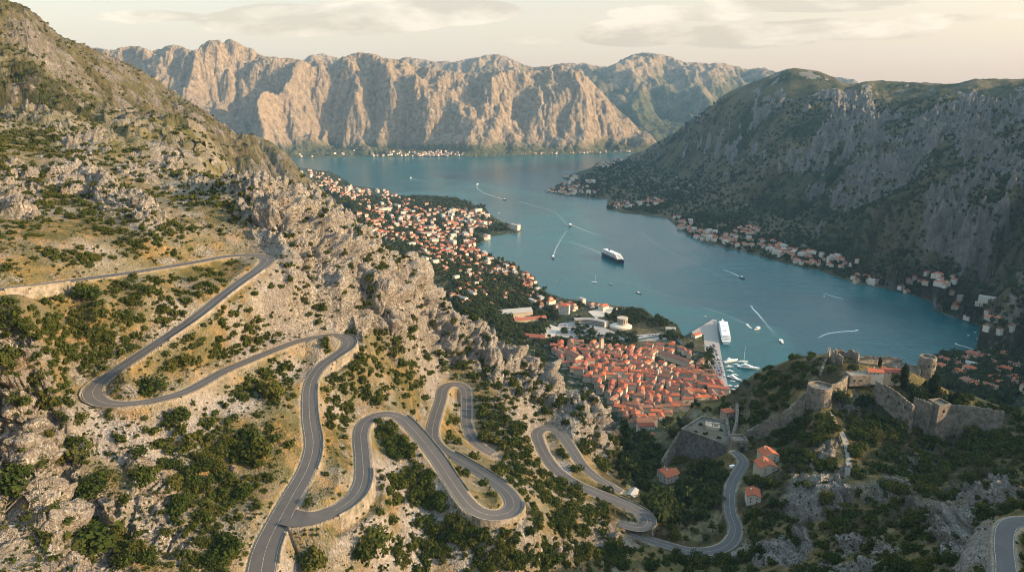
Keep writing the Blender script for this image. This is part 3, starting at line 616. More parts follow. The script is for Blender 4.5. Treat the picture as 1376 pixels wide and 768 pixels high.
crag = spots([(380, 275, 90, 50, 1, 40), (450, 340, 80, 60, 1, 45), (540, 395, 90, 50, 1, 45), (640, 460, 90, 40, 1, 40), (740, 510, 90, 45, 1, 40), (810, 570, 35, 45, 1)]) * (1 - right_m) * nearY
cr = fbm(Xg * .03 + wx * .02, Yg * .03, Z1 * .02, 5, .6, ridged=True)
cr2 = worley_near((Xg + wx * 2) * .024, (Yg + wy * 2) * .024, Z1 * .03, 11)
D += crag * smooth(3, 25, rdist) * ((cr - .7) * 18 + (cr2[2] - .5) * 26 * smooth(0, .3, cr2[1]) - 4 * (1 - smooth(0, .14, cr2[1])))
D += smooth(.3, .7, scree) * ((worley_near(Xg * .5, Yg * .5, None, 5)[2] - .5) * .9) * nearY
D += fbm(Xg * .15, Yg * .15, None, 3) * 1.1 * nearY * (1 - right_m) * hill
# shoulder of the mountain, farther off
def carve(x0, x1, y0, y1, cell, it, K, upf, rough, wid):
    gx = np.arange(x0, x1, cell); gy = np.arange(y0, y1, cell); GX, GY = np.meshgrid(gx, gy)
    B = base_z(GX.ravel(), GY.ravel()).reshape(GX.shape)
    fixed = B < 6
    B0 = np.where(fixed, 0, B) + fbm(GX * .004, GY * .004, None, 5, .6) * rough * smooth(5, 150, B)
    E = erode(B0, cell, it, K, np.clip(B, 0, 900) * upf, fixed)
    E = E * (blur(np.maximum(B, 0) + 20, 6) / (blur(E, 6) + 20))
    return gx, gy, E - blur(E, wid), E
gx, gy, dE, _ = carve(60, 4200, 1250, 7600, 18.0, 26, .028, .010, 60, 16)
rr = smooth(8, 120, Z1) * right_m
gul = np.minimum(lookup(dE, gx, gy, Xg, Yg), 26)
D += rr * gul * 1.5
D += rr * smooth(640, 480, Z1) * smooth(.3, .6, rm) * (fbm(Xg * .03, Yg * .03, Z1 * .02, 5, .6) * 34 + fbm(DIR * .02, (Xg * .45 + Yg * .9) * .008, None, 5, .6, ridged=True) * 90 - 42)
D += rr * fbm(Xg * .02, Yg * .02, None, 5, .6) * 9
gx, gy, dE, _ = carve(-4000, -60, 640, 5200, 16.0, 22, .028, .010, 40, 14)
gulL = lookup(dE, gx, gy, Xg, Yg)
fs = smooth(640, 1000, Yg) * (S < -.2) * hill * smooth(20, 90, Z1)
D += fs * (gulL * 1.3 + fbm(Xg * .03, Yg * .03, Z1 * .02, 5, .6, ridged=True) * 14 - 7)
D *= smooth(2, 30, rdist) * np.where((Yg > 800) & (Yg < 1500) & (S > .35), .15 + .85 * smooth(60, 200, Z1) * (right_m > .5), 1)
zy = np.gradient(Z1, axis=0) / np.maximum(np.gradient(Yg, axis=0), 1e-3); zx = np.gradient(Z1, axis=1) / np.maximum(np.gradient(Xg, axis=1), 1e-3); zy = zy - zx * S
nl = np.sqrt(1 + np.minimum(zx ** 2 + zy ** 2, 3.0)); push = rk * hill * (Yg < 1000) * smooth(2, 20, rdist)
Xo, Yo = -push * D * zx / nl, -push * D * zy / nl; Xo, Yo = [np.clip(q, -8, 8) for q in (Xo, Yo)]
D = D * (1 + push * (nl - 1))
Zdrop = push * D * (1 - 1 / nl ** 2)
Z2 = Z1 + np.where(flatland > .5, D * .04, D * amp)
# the two mountain skylines stand at their own heights
def skyline(L, cols, ymin, wt):
    global Z2
    u, v = np.array(L, float).T; s_, m_ = ray(u, v); idx = np.nonzero(cols)[0]; rows = T1 > math.log(ymin)
    sl = (Z2[rows][:, idx] - CAMZ) / Yg[rows][:, idx]; top = sl.max(0); want = np.interp(S1[idx], s_, m_); d = np.clip(top - want, -.05, .08)
    d = blur(np.repeat(d[None], 3, 0), 5, 2)[1]; Z2[:, idx] -= d[None] * Yg[:, idx] * wt[:, idx]
skyline([(0, -2), (33, 7), (50, 20), (80, 48), (117, 62), (147, 75), (184, 90), (234, 124), (284, 154), (334, 194), (378, 221)], (S1 > -.80) & (S1 < -.365), 640, smooth(640, 1500, Yg) * (S < -.2) * smooth(-.365, -.40, S))
skyline([(926, 157), (975, 125), (1044, 98), (1061, 91), (1103, 96), (1122, 106), (1142, 114), (1167, 108), (1285, 113), (1309, 106), (1376, 106)], (S1 > .27) & (S1 < .80), 1500, smooth(1900, 3400, Yg) * smooth(.27, .31, S))
Z2 = np.where(isea, np.minimum(Z2, -1.0), np.where(flatland > .5, np.maximum(Z2, 1.2), np.maximum(Z2, .8)))

# --- cut the roads in: flat bed, bank above, retained edge below
verge = np.zeros(S.shape, np.float32); rnd_v = fbm(Xg * .12, Yg * .12, None, 3)
bd = np.full(S.shape, 1e9, np.float32); bz = np.zeros(S.shape, np.float32)
for k, C in ROADS.items():
    for i in range(0, len(C) - 1, 12):
        c = C[i:i + 13]
        if len(c) < 2: continue
        rad = 34.0; y0, y1 = max(c[:, 1].min() - rad, 116), c[:, 1].max() + rad; j0, j1 = np.searchsorted(T1, math.log(y0)), np.searchsorted(T1, math.log(y1)); xa, xb = c[:, 0].min() - rad, c[:, 0].max() + rad
        i0, i1_ = np.searchsorted(S1, min(xa / y0, xa / y1)), np.searchsorted(S1, max(xb / y0, xb / y1))
        if j1 <= j0 or i1_ <= i0: continue
        sl = (slice(j0, j1), slice(i0, i1_)); px, py = Xg[sl], Yg[sl]; B_, Z_ = bd[sl], bz[sl]
        for a, b in zip(c[:-1], c[1:]):
            dx, dy = b[0] - a[0], b[1] - a[1]; L = dx * dx + dy * dy + 1e-9
            t = np.clip(((px - a[0]) * dx + (py - a[1]) * dy) / L, 0, 1)
            d = np.hypot(px - a[0] - t * dx, py - a[1] - t * dy) - (a[3] + t * (b[3] - a[3])) / 2; nb = d < B_
            B_[nb] = d[nb]; Z_[nb] = (a[2] + t * (b[2] - a[2]))[nb]
RW = [('A', (0, 388), (90, 378), 1, 'pale retaining wall under the straight upper road at the left edge', 9), ('A', (345, 362), (217, 457), -1, 'stone parapet wall along the outer side of the upper straight road', 4), ('A', (140, 508), (200, 540), 1, 'low parapet wall round the outside of the sharp left hairpin', 4),
      ('A', (460, 451), (440, 484), -1, 'high curved retaining wall holding the right hairpin of the main road', 9), ('A', (417, 515), (412, 635), -1, 'parapet wall along the right side of the main descending road', 4), ('A', (368, 716), (350, 768), -1, 'short parapet beside the main road below the fork', 4),
      ('B', (446, 687), (489, 628), 1, 'tall curved retaining wall under the fork of the road', 10), ('B', (540, 560), (624, 670), -1, 'low parapet along the valley side of the road before the wide lower hairpin', 2.5), ('B', (641, 686), (690, 670), 1, 'curved stone wall round the outside of the wide lower hairpin', 7),
      ('B', (672, 650), (600, 607), 1, 'low parapet along the road climbing away from the wide lower hairpin', 2.5), ('C', (828, 672), (860, 708), -1, 'curved wall round the outside of the rightmost small hairpin', 5), ('D', (890, 731), (982, 690), 1, 'low wall along the outer side of the curving lower road', 3)]
def road_range(k, p_, q_):
    uu, vv = project(ROADS[k][:, 0], ROADS[k][:, 1], ROADS[k][:, 2]); i, j = [int(np.argmin(np.hypot(uu - a_[0], vv - a_[1]))) for a_ in (p_, q_)]; return min(i, j), max(i, j)
def _frame(C):
    d = np.gradient(C[:, :2], axis=0); d /= np.linalg.norm(d, axis=1)[:, None] + 1e-9; return np.stack([d[:, 1], -d[:, 0]], -1)
drop = np.zeros(S.shape, np.float32)
for k, p_, q_, sd, lab, h in RW:
    if h < 5: continue
    i, j = road_range(k, p_, q_); c = ROADS[k][i:j + 1]; N = _frame(ROADS[k])[i:j + 1] * sd; l = c[:, :2] + N * (c[:, 3:4] / 2 + 5.0)
    y0, y1 = l[:, 1].min() - 12, l[:, 1].max() + 12; j0, j1 = np.searchsorted(T1, math.log(y0)), np.searchsorted(T1, math.log(y1)); xa, xb = l[:, 0].min() - 12, l[:, 0].max() + 12
    sl = (slice(j0, j1), slice(np.searchsorted(S1, min(xa / y0, xa / y1)), np.searchsorted(S1, max(xb / y0, xb / y1))))
    drop[sl] = np.maximum(drop[sl], (h - 1.5) * (1 - smooth(4.2, 9.5, seg_dist(Xg[sl], Yg[sl], [tuple(q) for q in l[::2]]))))
nr = bd < 26; e = np.maximum(bd - 1.2, 0); jag = 1 + .5 * rnd_v
Z2 = np.where(nr, np.clip(Z2, bz - .3 - e * 1.5 - np.maximum(e - 9, 0) * 5, bz - .3 + e * .75 * jag + np.maximum(e - 7, 0) ** 1.35 * 1.6), Z2); Z2 = np.where((drop > 0) & (bd > 1.0), np.minimum(Z2, bz - drop * smooth(1.0, 2.2, bd)), Z2)
verge = np.where(nr, 1 - smooth(.6, 2.4 + 1.6 * rnd_v, bd), 0).astype(np.float32); Zdrop = np.where(bd < 8, 0, Zdrop)
bank = np.where(nr, smooth(14, 3, bd) * smooth(-.5, 2.5, Z2 - bz + rnd_v * 2), 0); rock = rock + .35 * bank
Z2 = Z2.astype(np.float32)
M_TERR = terrain_material()
hillside = grid_mesh('mountainside', Xg + Xo, Yg + Yo, Z2 - Zdrop, M_TERR, dict(rock=rock, scree=scree, grass=grass, wood=wood, town=town, verge=verge, olive=olive, far=smooth(900, 1600, Yg)), flip=False)
tag(hillside, kind='structure')

def surf_z(x, y):
    """height of the finished ground"""
    x = np.atleast_1d(np.asarray(x, float)); y = np.atleast_1d(np.asarray(y, float))
    return resample(Z2, S1, T1, x / y, np.log(y))
def surf_attr(A, x, y): return resample(A, S1, T1, np.atleast_1d(x) / np.atleast_1d(y), np.log(np.atleast_1d(y)))

# --- roads
M_ASPH, M_PAINT = asphalt_material(), paint_material()
def frame(C):
    d = np.gradient(C[:, :2], axis=0); d /= np.linalg.norm(d, axis=1)[:, None] + 1e-9
    return np.stack([d[:, 1], -d[:, 0]], -1)      # to the right of travel
def strip(name, C, offs, dz, mat, parent=None, **att):
    N = frame(C); off = np.asarray(offs, float)
    if off.ndim == 1: off = np.repeat(off[None], len(C), 0)
    X = C[:, 0:1] + N[:, 0:1] * off; Y = C[:, 1:2] + N[:, 1:2] * off; Z = C[:, 2:3] + np.asarray(dz, float) * np.ones_like(off)
    al = np.r_[0, np.cumsum(np.linalg.norm(np.diff(C[:, :2], axis=0), axis=1))]
    ac = np.linspace(0, 1, off.shape[1])[None] * np.ones_like(off)
    o = grid_mesh(name, X, Y, Z, mat, dict(across=ac, along=al[:, None] * np.ones_like(off)), flip=False)
    if parent is not None: o.parent = parent
    return o
road_objs = {}
for k, C in ROADS.items():
    lift = {'A': 0.0, 'B': -0.012, 'C': 0.0, 'D': 0.0, 'E': 0.0}[k]
    w = C[:, 3:4] / 2
    o = strip('road', C, w * np.linspace(-1, 1, 7)[None], lift, M_ASPH); tag(o, kind='structure'); road_objs[k] = o
    lw = .12
    n0 = 0
    for nm, e in (('edge_line', w * .93), ('edge_line', -w * .93)):
        Cc = C[13:] if k == 'B' else C
        ee = e[13:] if k == 'B' else e
        strip(nm, Cc, ee + np.array([[-lw, lw]]), lift + .02, M_PAINT, o)
    Cc = C[13:] if k == 'B' else C
    if k != 'E': strip('centre_line', Cc, np.array([-.10, .10]), lift + .024, M_PAINT, o)

# --- water
M_WATER = water_material()
wx_, wy_ = np.meshgrid(np.linspace(-9000, 9000, 40), np.linspace(700, 14000, 40))
tag(grid_mesh('water', wx_, wy_, wx_ * 0, M_WATER), kind='structure')

# ============================================================ far mountains
M_FAR = far_material()
def far_range(name, crest, base, nx, ny, seed, spur, green_lo, shorey, noise_amp=1.0):
    """crest: (u, v, Y) points along the skyline; base: (u, v) of the foot on the water or hidden; shorey: forward distance of the foot"""
    cu = np.array(crest, float); x, y, z = at_Y(cu[:, 0], cu[:, 1], cu[:, 2]); o = np.argsort(x); x, y, z = x[o], y[o], z[o]
    xs = np.linspace(x[0], x[-1], nx); cy = np.interp(xs, x, y); cz = np.interp(xs, x, z)
    by = shorey(xs)
    t = np.linspace(0, 1.45, ny)[:, None]
    X = np.repeat(xs[None], ny, 0); Y = by[None] + (cy - by)[None] * t
    cell = 24.0; gx = np.arange(xs[0], xs[-1], cell); gy = np.arange(by.min() - 60, cy.max() + 1500, cell); GX, GY = np.meshgrid(gx, gy)
    gb = np.interp(gx, xs, by)[None]; gc = np.interp(gx, xs, cy)[None]; gz = np.interp(gx, xs, cz)[None]; gt_ = (GY - gb) / (gc - gb)
    prof = np.where(gt_ < 1, .35 * np.clip(gt_, 0, 1) ** 1.2 + .65 * smooth(.02, 1.12, gt_), 1 - (gt_ - 1) * .9) * (gt_ > 0)
    wv = fbm(GX * .0008 + seed, GY * .0008, None, 3) * 700
    B0 = blur(gz * prof, 3) + (fbm((GX + wv) * .00075 + seed, (GY + wv) * .0005, None, 2, .5, ridged=True) - .55) * 900 * np.clip(gt_ * 2.2, 0, 1) * np.clip(1.35 - gt_, .25, 1) * noise_amp
    B0 = B0 + fbm(GX * .0015 + seed, GY * .0015, None, 6, .6) * 620 * np.clip(gt_ * 2, 0, 1) * noise_amp
    fixed = (gt_ <= .02) | (GY > gy[-3])
    E = erode(np.maximum(B0, 0), cell, 16, .020 * spur, np.clip(prof, 0, 1) * 5, fixed)
    E = np.where(gt_ <= .02, -5, E)
    Z = lookup(E, gx, gy, X, Y) + (fbm(X * .006, Y * .006, None, 5, .6) * 50 + (fbm(X * .005 + 7, Y * .0035, None, 6, .65, ridged=True) - .5) * 75) * np.clip(t * 4, 0, 1)
    # bring the skyline to its place
    m = np.where(t > .55, (Z - CAMZ) / Y, -9).max(0); want = (cz - CAMZ) / cy
    k = blur(((want * cy + CAMZ) / (m * cy + CAMZ))[None] * np.ones((5, 1)), 14, 2)[2]; k2 = (want * cy + CAMZ) / (m * cy + CAMZ)
    k, k2 = np.clip(k, .4, 2.5), np.clip(k2, .4, 2.5)
    Z = Z * (k * .35 + k2 * .65)[None] ** np.clip(t * 1.2, 0, 1)
    Z = np.where(t < .001, -20, Z); Z = np.maximum(Z, -20)
    g = np.where(Z < green_lo, .9 - Z / green_lo * .55, .22) + .25 * fbm(X * .002, Y * .002, None, 3) + .12 * smooth(.9, 1.1, t) + 0 * X
    ob = grid_mesh(name, X, Y, Z, M_FAR, dict(green=g)); tag(ob, kind='structure'); return ob
farshore = lambda xs: np.interp(xs, [-4200, -2400, -1500, -500, 400, 1400, 2600], [6450, 6550, 6700, 6800, 7050, 7400, 7700])
RANGE1 = [(60, 60, 8200), (110, 64, 8200), (150, 66, 8200), (180, 62, 8200), (215, 66, 8250), (240, 60, 8300), (265, 66, 8300), (285, 54, 8300), (305, 53, 8300), (322, 58, 8300), (340, 70, 8250), (370, 78, 8200), (390, 79, 8200), (420, 82, 8200), (445, 84, 8200), (465, 74, 8250), (482, 69, 8250), (500, 73, 8200), (530, 80, 8150),
          (560, 88, 8150), (600, 96, 8150), (640, 99, 8150), (670, 92, 8250), (700, 97, 8200), (730, 93, 8300), (752, 85, 8350), (775, 95, 8300), (800, 118, 8200), (825, 140, 8150), (850, 165, 8050), (880, 192, 7900), (920, 204, 7800)]
far_range('mountain', RANGE1, None, 900, 420, 3.0, 1.0, 150, farshore)
RANGE2 = [(380, 90, 11500), (410, 80, 11500), (432, 72, 11500), (455, 79, 11500), (500, 84, 11500), (530, 80, 11500), (560, 77, 11500), (585, 83, 11500), (610, 84, 11500), (640, 76, 11500), (665, 72, 11500), (690, 80, 11500), (715, 92, 11500), (740, 88, 11400), (765, 83, 11300), (785, 84, 11300), (805, 93, 11300), (830, 82, 11300), (850, 71, 11300), (870, 71, 11300), (900, 77, 11300), (930, 85, 11300),
          (960, 83, 11300), (985, 88, 11300), (1005, 92, 11300), (1030, 91, 11300), (1060, 100, 11300), (1110, 100, 11200), (1140, 108, 11200), (1180, 120, 11200), (1250, 130, 11200), (1350, 130, 11200)]
far_range('mountain', RANGE2, None, 700, 300, 11.0, 1.0, 1100, lambda xs: 0 * xs + 8300, .6)

# unseen ridge added beyond the right edge, crest shaped to shade the fort hill
sy, sx = np.meshgrid(np.linspace(-900, 700, 90), np.linspace(560, 1700, 70), indexing='ij')
hc = np.interp(sy, [-900, -200, 75, 286, 545, 640, 700], [500, 500, 425, 375, 340, 325, 280])
hz = hc * np.exp(-((sx - 1000) / 330.0) ** 2) + 60 + fbm(sx * .006, sy * .006, None, 4) * 30 - 30
tag(grid_mesh('mountain', sx, sy, hz, M_FAR, dict(green=hz * 0 + .4)), kind='structure')

# haze
def haze():
    m, t = material('haze_air')
    v = t.n('ShaderNodeVolumePrincipled', {'Color': (0.34, 0.64, 1.0, 1), 'Density': 0.00002, 'Anisotropy': 0.0})
    o = t.n('ShaderNodeOutputMaterial'); t.nt.links.new(v.outputs[0], o.inputs['Volume'])
    V = [(x, y, z) for z in (-32, 1560) for y in (-1200, 14500) for x in (-9500, 9500)]
    me = raw_mesh('haze', V, [(0, 2, 3, 1), (4, 5, 7, 6), (0, 1, 5, 4), (2, 6, 7, 3), (0, 4, 6, 2), (1, 3, 7, 5)], [m])
    tag(link('haze', me), 'thin pale blue air between the camera and the far mountains', None, None, 'stuff')
haze()

# ============================================================ things
class MB:
    """collects boxes, prisms and tubes into one mesh"""
    def __init__(s): s.V = []; s.F = []; s.M = []
    def add(s, V, Fc, m=0):
        k = len(s.V); s.V += [tuple(v) for v in V]; s.F += [tuple(i + k for i in f) for f in Fc]; s.M += [m] * len(Fc); return s
    def box(s, c, d, rz=0.0, m=0, taper=1.0):
        cx, cy, cz = c; hx, hy, hz = d[0] / 2, d[1] / 2, d[2] / 2; C_, S_ = math.cos(rz), math.sin(rz); V = []
        for z, t in ((-hz, 1), (hz, taper)):
            for x, y in ((-hx, -hy), (hx, -hy), (hx, hy), (-hx, hy)): V.append((cx + (x * C_ - y * S_) * t, cy + (x * S_ + y * C_) * t, cz + z))
        return s.add(V, [(3, 2, 1, 0), (4, 5, 6, 7), (0, 1, 5, 4), (1, 2, 6, 5), (2, 3, 7, 6), (3, 0, 4, 7)], m)
    def loft(s, rings, m=0, cap=True):
        n = len(rings[0]); V = [p for r in rings for p in r]; Fc = []
        for k in range(len(rings) - 1):
            for i in range(n): j = (i + 1) % n; Fc.append((k * n + i, k * n + j, (k + 1) * n + j, (k + 1) * n + i))
        if cap: Fc += [tuple(range(n))[::-1], tuple((len(rings) - 1) * n + i for i in range(n))]
        return s.add(V, Fc, m)
    def cyl(s, c, r0, r1, h, n=16, m=0, cap=True):
        return s.loft([[(c[0] + r * math.cos(2 * math.pi * i / n), c[1] + r * math.sin(2 * math.pi * i / n), c[2] + z) for i in range(n)] for r, z in ((r0, 0), (r1, h))], m, cap)
    def build(s, name, mats, parent=None, smooth_=False):
        me = raw_mesh(name, s.V, s.F, mats if isinstance(mats, list) else [mats], s.M, smooth_)
        return link(name, me, parent)
def empty(name, loc, rz=0.0, label=None, cat=None, group=None):
    o = bpy.data.objects.new(name, None); COL.objects.link(o); o.location = loc; o.rotation_euler = (0, 0, rz); o.empty_display_size = 1
    tag(o, label, cat, group); return o
def copy_tree(o, parent=None, kids=None):
    c = o.copy(); COL.objects.link(c)
    if parent is not None: c.parent = parent
    for ch in (kids or KIDS).get(o.name, []): copy_tree(bpy.data.objects[ch], c, kids)
    return c
KIDS = {}
def note_kids(root):
    for ch in root.children: KIDS.setdefault(root.name, []).append(ch.name); note_kids(ch)
rng = random.Random(11); nr_ = np.random.RandomState(21)

# ---- materials for buildings and plants
def tile_material(name, a, b):
    m, t = material(name); tc = t.n('ShaderNodeTexCoord'); geo = t.n('ShaderNodeNewGeometry'); oi = t.n('ShaderNodeObjectInfo')
    n = t.noise(geo.outputs['Position'], 0.35, 6, 0.7); n2 = t.noise(geo.outputs['Position'], 2.2, 3, 0.7)
    f = t.math('MULTIPLY_ADD', t.math('SUBTRACT', n, 0.5), 1.3, t.math('MULTIPLY_ADD', oi.outputs['Random'], 0.6, 0.2), clamp=True)
    c = t.mix(f, a, b); c = t.mix(t.ramp(n2, [(0.38, 0.5), (0.55, 0.0)]), c, tuple(x * .45 for x in a))
    wv = t.n('ShaderNodeTexWave', {'Scale': 1.4, 'Distortion': 0.4}); t.link(tc.outputs['Object'], wv.inputs[0])
    return finish(m, t, c, 0.9, t.n('ShaderNodeBump', {'Strength': 0.5, 'Distance': 0.15, 'Height': wv.outputs[1]}), 0.15)
TILES = [tile_material('tile_orange', (0.33, 0.085, 0.045), (0.46, 0.15, 0.075)), tile_material('tile_brown', (0.16, 0.075, 0.05), (0.31, 0.15, 0.10)), tile_material('tile_red', (0.25, 0.07, 0.048), (0.36, 0.125, 0.08))]
def plaster(name, a, b):
    m, t = material(name); geo = t.n('ShaderNodeNewGeometry'); oi = t.n('ShaderNodeObjectInfo')
    n = t.noise(geo.outputs['Position'], 0.4, 5, 0.65)
    c = t.mix(t.math('MULTIPLY_ADD', t.math('SUBTRACT', n, .5), .8, oi.outputs['Random'], clamp=True), a, b); return finish(m, t, c, 0.9, None, .15)
M_WALL = [plaster('stone_wall', (0.34, 0.29, 0.23), (0.47, 0.41, 0.33)), plaster('plaster_white', (0.40, 0.36, 0.30), (0.60, 0.55, 0.47)), plaster('plaster_warm', (0.40, 0.32, 0.23), (0.52, 0.43, 0.33))]
M_DARK = flat('dark_opening', (0.025, 0.026, 0.028), 0.4, .2, .6, .5)
M_STONE = stone_material('fort_stone', (0.19, 0.16, 0.128), (0.28, 0.238, 0.19), (0.12, 0.10, 0.085))
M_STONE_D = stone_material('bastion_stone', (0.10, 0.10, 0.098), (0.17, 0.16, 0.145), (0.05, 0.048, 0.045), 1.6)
M_PARA = stone_material('parapet_stone', (0.22, 0.19, 0.155), (0.34, 0.30, 0.245), (0.12, 0.105, 0.085), .8)
M_CONC = flat('quay_concrete', (0.27, 0.25, 0.225), .9, .15, .08)
M_WHITE = flat('white_gelcoat', (0.74, 0.74, 0.72), 0.35, .04, .3, .5)
M_NAVY = flat('navy_hull', (0.018, 0.028, 0.055), 0.35, .1, .3, .5)
M_GLASS = flat('tinted_glass', (0.03, 0.04, 0.05), 0.15, .1, .4, .6)
M_MAST = flat('mast_alloy', (0.66, 0.66, 0.64), .4, .05, .4, .5)
M_REDP = flat('red_paint', (0.42, 0.06, 0.03), .4, .1, .4, .4)
M_GREYROOF = flat('grey_sheet_roof', (0.30, 0.29, 0.275), .7, .12, .05)
M_BARK = flat('bark', (0.10, 0.075, 0.05), .95, .3, 1.5)

def leaf_material(name, a, b, c3, sc=0.05):
    m, t = material(name); geo = t.n('ShaderNodeNewGeometry'); pos = geo.outputs['Position']
    n = t.noise(pos, sc, 4, 0.65); n2 = t.noise(pos, 0.8, 2, 0.6)
    c = t.ramp(n, [(0.36, a), (0.52, b), (0.68, c3)]); c = t.mix(t.math('MULTIPLY', n2, .5), c, tuple(x * 1.5 for x in b)); oi = t.n('ShaderNodeObjectInfo'); c = t.mix(t.ramp(oi.outputs['Random'], [(0.0, 0.0), (0.55, 0.0), (1.0, 0.75)]), c, (c3[0] * .9, c3[1] * .95, c3[2] * .8))
    d = t.n('ShaderNodeBsdfDiffuse', {'Roughness': .6}); t.link(c, d.inputs[0])
    tr = t.n('ShaderNodeBsdfTranslucent'); t.link(c, tr.inputs[0])
    mx = t.n('ShaderNodeMixShader', {0: 0.22, 1: d, 2: tr}); t.n('ShaderNodeOutputMaterial', {0: mx}); return m
M_SHRUB = leaf_material('macchia_leaves', (0.020, 0.034, 0.010), (0.040, 0.058, 0.015), (0.120, 0.105, 0.030))
M_TREE = leaf_material('tree_leaves', (0.022, 0.036, 0.014), (0.036, 0.052, 0.020), (0.060, 0.070, 0.026))
M_CYP = leaf_material('cypress_leaves', (0.016, 0.026, 0.012), (0.024, 0.036, 0.015), (0.036, 0.046, 0.02), .3)

def crown_arrays(seed, lobes, leaves, leaf, flatten=0.75, base=0.0, spread=1.0, column=False):
    """leaf-sized faces through the volume of a few uneven lobes; unit radius, sitting at z = base"""
    rs = np.random.RandomState(seed); V = []
    L = []
    if column:
        for i in range(lobes):
            h = (i + .5) / lobes; r = .30 * (math.sin(math.pi * min(1, h * .92 + .12)) ** .6) + .03; L.append((rs.normal(0, .02), rs.normal(0, .02), h * 2.6 + .12, r, 2.6 / lobes * .9))
    else:
        for i in range(lobes):
            a = rs.rand() * 6.283; d = (rs.rand() ** .6) * .62 * spread; r = .30 + .26 * rs.rand(); L.append((d * math.cos(a), d * math.sin(a), base + r * flatten * .75 + rs.rand() * .45 * flatten * (1 - d), r, r * flatten))
    w = np.array([l[3] ** 2 for l in L]); w /= w.sum(); k = rs.choice(len(L), leaves, p=w); L = np.array(L)[k]
    d = rs.normal(size=(leaves, 3)); d /= np.linalg.norm(d, axis=1)[:, None]; rad = (rs.rand(leaves) ** .33) * (1 + rs.normal(0, .10, leaves))
    P = np.stack([L[:, 0] + d[:, 0] * rad * L[:, 3], L[:, 1] + d[:, 1] * rad * L[:, 3], L[:, 2] + d[:, 2] * rad * L[:, 4]], -1); P[:, 2] = np.maximum(P[:, 2], -.03)
    nrm = d * .8 + rs.normal(size=(leaves, 3)) * .7 + np.array([0, 0, .35]); nrm /= np.linalg.norm(nrm, axis=1)[:, None]
    t1 = np.cross(nrm, rs.normal(size=(leaves, 3))); t1 /= np.linalg.norm(t1, axis=1)[:, None]; t2 = np.cross(nrm, t1)
    sz = leaf * (.6 + .8 * rs.rand(leaves))[:, None]
    Q = np.stack([P - t1 * sz, P - t2 * sz * .7, P + t1 * sz, P + t2 * sz * .7], 1)
    return Q.reshape(-1, 3).astype(np.float32)
def quads(n): return np.arange(n * 4).reshape(n, 4)
SHR = [crown_arrays(i, 5 + i % 4, 620, .085, .72) for i in range(7)]
SHR_LO = [crown_arrays(30 + i, 4 + i % 3, 130, .17, .72) for i in range(6)]
TRE = [crown_arrays(60 + i, 7, 520, .10, .95, .35) for i in range(5)]
TRE_LO = [crown_arrays(80 + i, 5, 60, .24, .95, .25) for i in range(5)]
CYP = [crown_arrays(90 + i, 9, 3200, .065, column=True) for i in range(2)]
SHR_ME = [raw_mesh('shrub_leaves', q, quads(len(q) // 4), [M_SHRUB]) for q in SHR]
TRE_ME = [raw_mesh('tree_crown', q, quads(len(q) // 4), [M_TREE]) for q in TRE]
CYP_ME = [raw_mesh('cypress_crown', q, quads(len(q) // 4), [M_CYP]) for q in CYP]
_tm = MB(); _tm.loft([[(r * math.cos(a * math.pi / 3), r * math.sin(a * math.pi / 3) + .02 * math.sin(z * 5), z) for a in range(6)] for r, z in ((.075, -.15), (.055, .25), (.04, .6), (.015, 1.0))])
for _a in range(4):
    _ca, _sa = math.cos(_a * 1.6), math.sin(_a * 1.6)
    _tm.loft([[(_ca * d + r * math.cos(q * 2.09), _sa * d + r * math.sin(q * 2.09), z) for q in range(3)] for r, z, d in ((.03, .4 + .05 * _a, 0), (.012, .8 + .05 * _a, .35))])
TRUNK_ME = raw_mesh('tree_trunk', _tm.V, _tm.F, [M_BARK], _tm.M)

def scatter_mesh(name, protos, P, mat, label, seedn=1):
    """many small crowns that nobody would count, as one mesh"""
    rs = np.random.RandomState(seedn); out = []
    for k, q in enumerate(protos):
        sel = P[k::len(protos)]
        if not len(sel): continue
        a = rs.rand(len(sel)) * 6.283; c, s_ = np.cos(a), np.sin(a); r = sel[:, 3]; hz = r * (.95 + .5 * rs.rand(len(sel)))
        X = (q[None, :, 0] * c[:, None] - q[None, :, 1] * s_[:, None]) * r[:, None] + sel[:, 0:1]
        Y = (q[None, :, 0] * s_[:, None] + q[None, :, 1] * c[:, None]) * r[:, None] + sel[:, 1:2]
        Z = q[None, :, 2] * hz[:, None] + sel[:, 2:3]
        out.append(np.stack([X, Y, Z], -1).reshape(-1, 3))
    V = np.concatenate(out); me = raw_mesh(name, V, quads(len(V) // 4), [mat]); return tag(link(name, me), label, None, None, 'stuff')

# ---- where the plants stand: sample the picture's density, stand them on the ground
def pix_to_ground(u, v, ymin=200, ymax=8000):
    """first meeting of the sight line with the finished ground"""
    u = np.atleast_1d(np.asarray(u, float)); v = np.atleast_1d(np.asarray(v, float)); s_, m = ray(u, v)
    js = np.searchsorted(T1, math.log(ymin)); col = np.clip(np.interp(s_, S1, np.arange(len(S1))).astype(int), 0, len(S1) - 1)
    YY = np.exp(T1[js:]); res = np.full(len(u), np.nan)
    for a in range(0, len(u), 400):
        c = col[a:a + 400]; h = CAMZ + m[a:a + 400][None] * YY[:, None]; zt = np.maximum(Z2[js:, c], 0.0); hit = zt >= h
        f = hit.argmax(0); ok = hit.any(0) & (f > 0); i = np.arange(len(c)); f0 = np.maximum(f - 1, 0)
        d0 = (h - zt)[f0, i]; d1 = (zt - h)[f, i]; y = YY[f0] + (YY[f] - YY[f0]) * d0 / (d0 + d1 + 1e-6); res[a:a + 400] = np.where(ok, y, np.nan)
    return s_ * res, res, surf_z(np.nan_to_num(s_ * res), np.nan_to_num(res, nan=300.0))
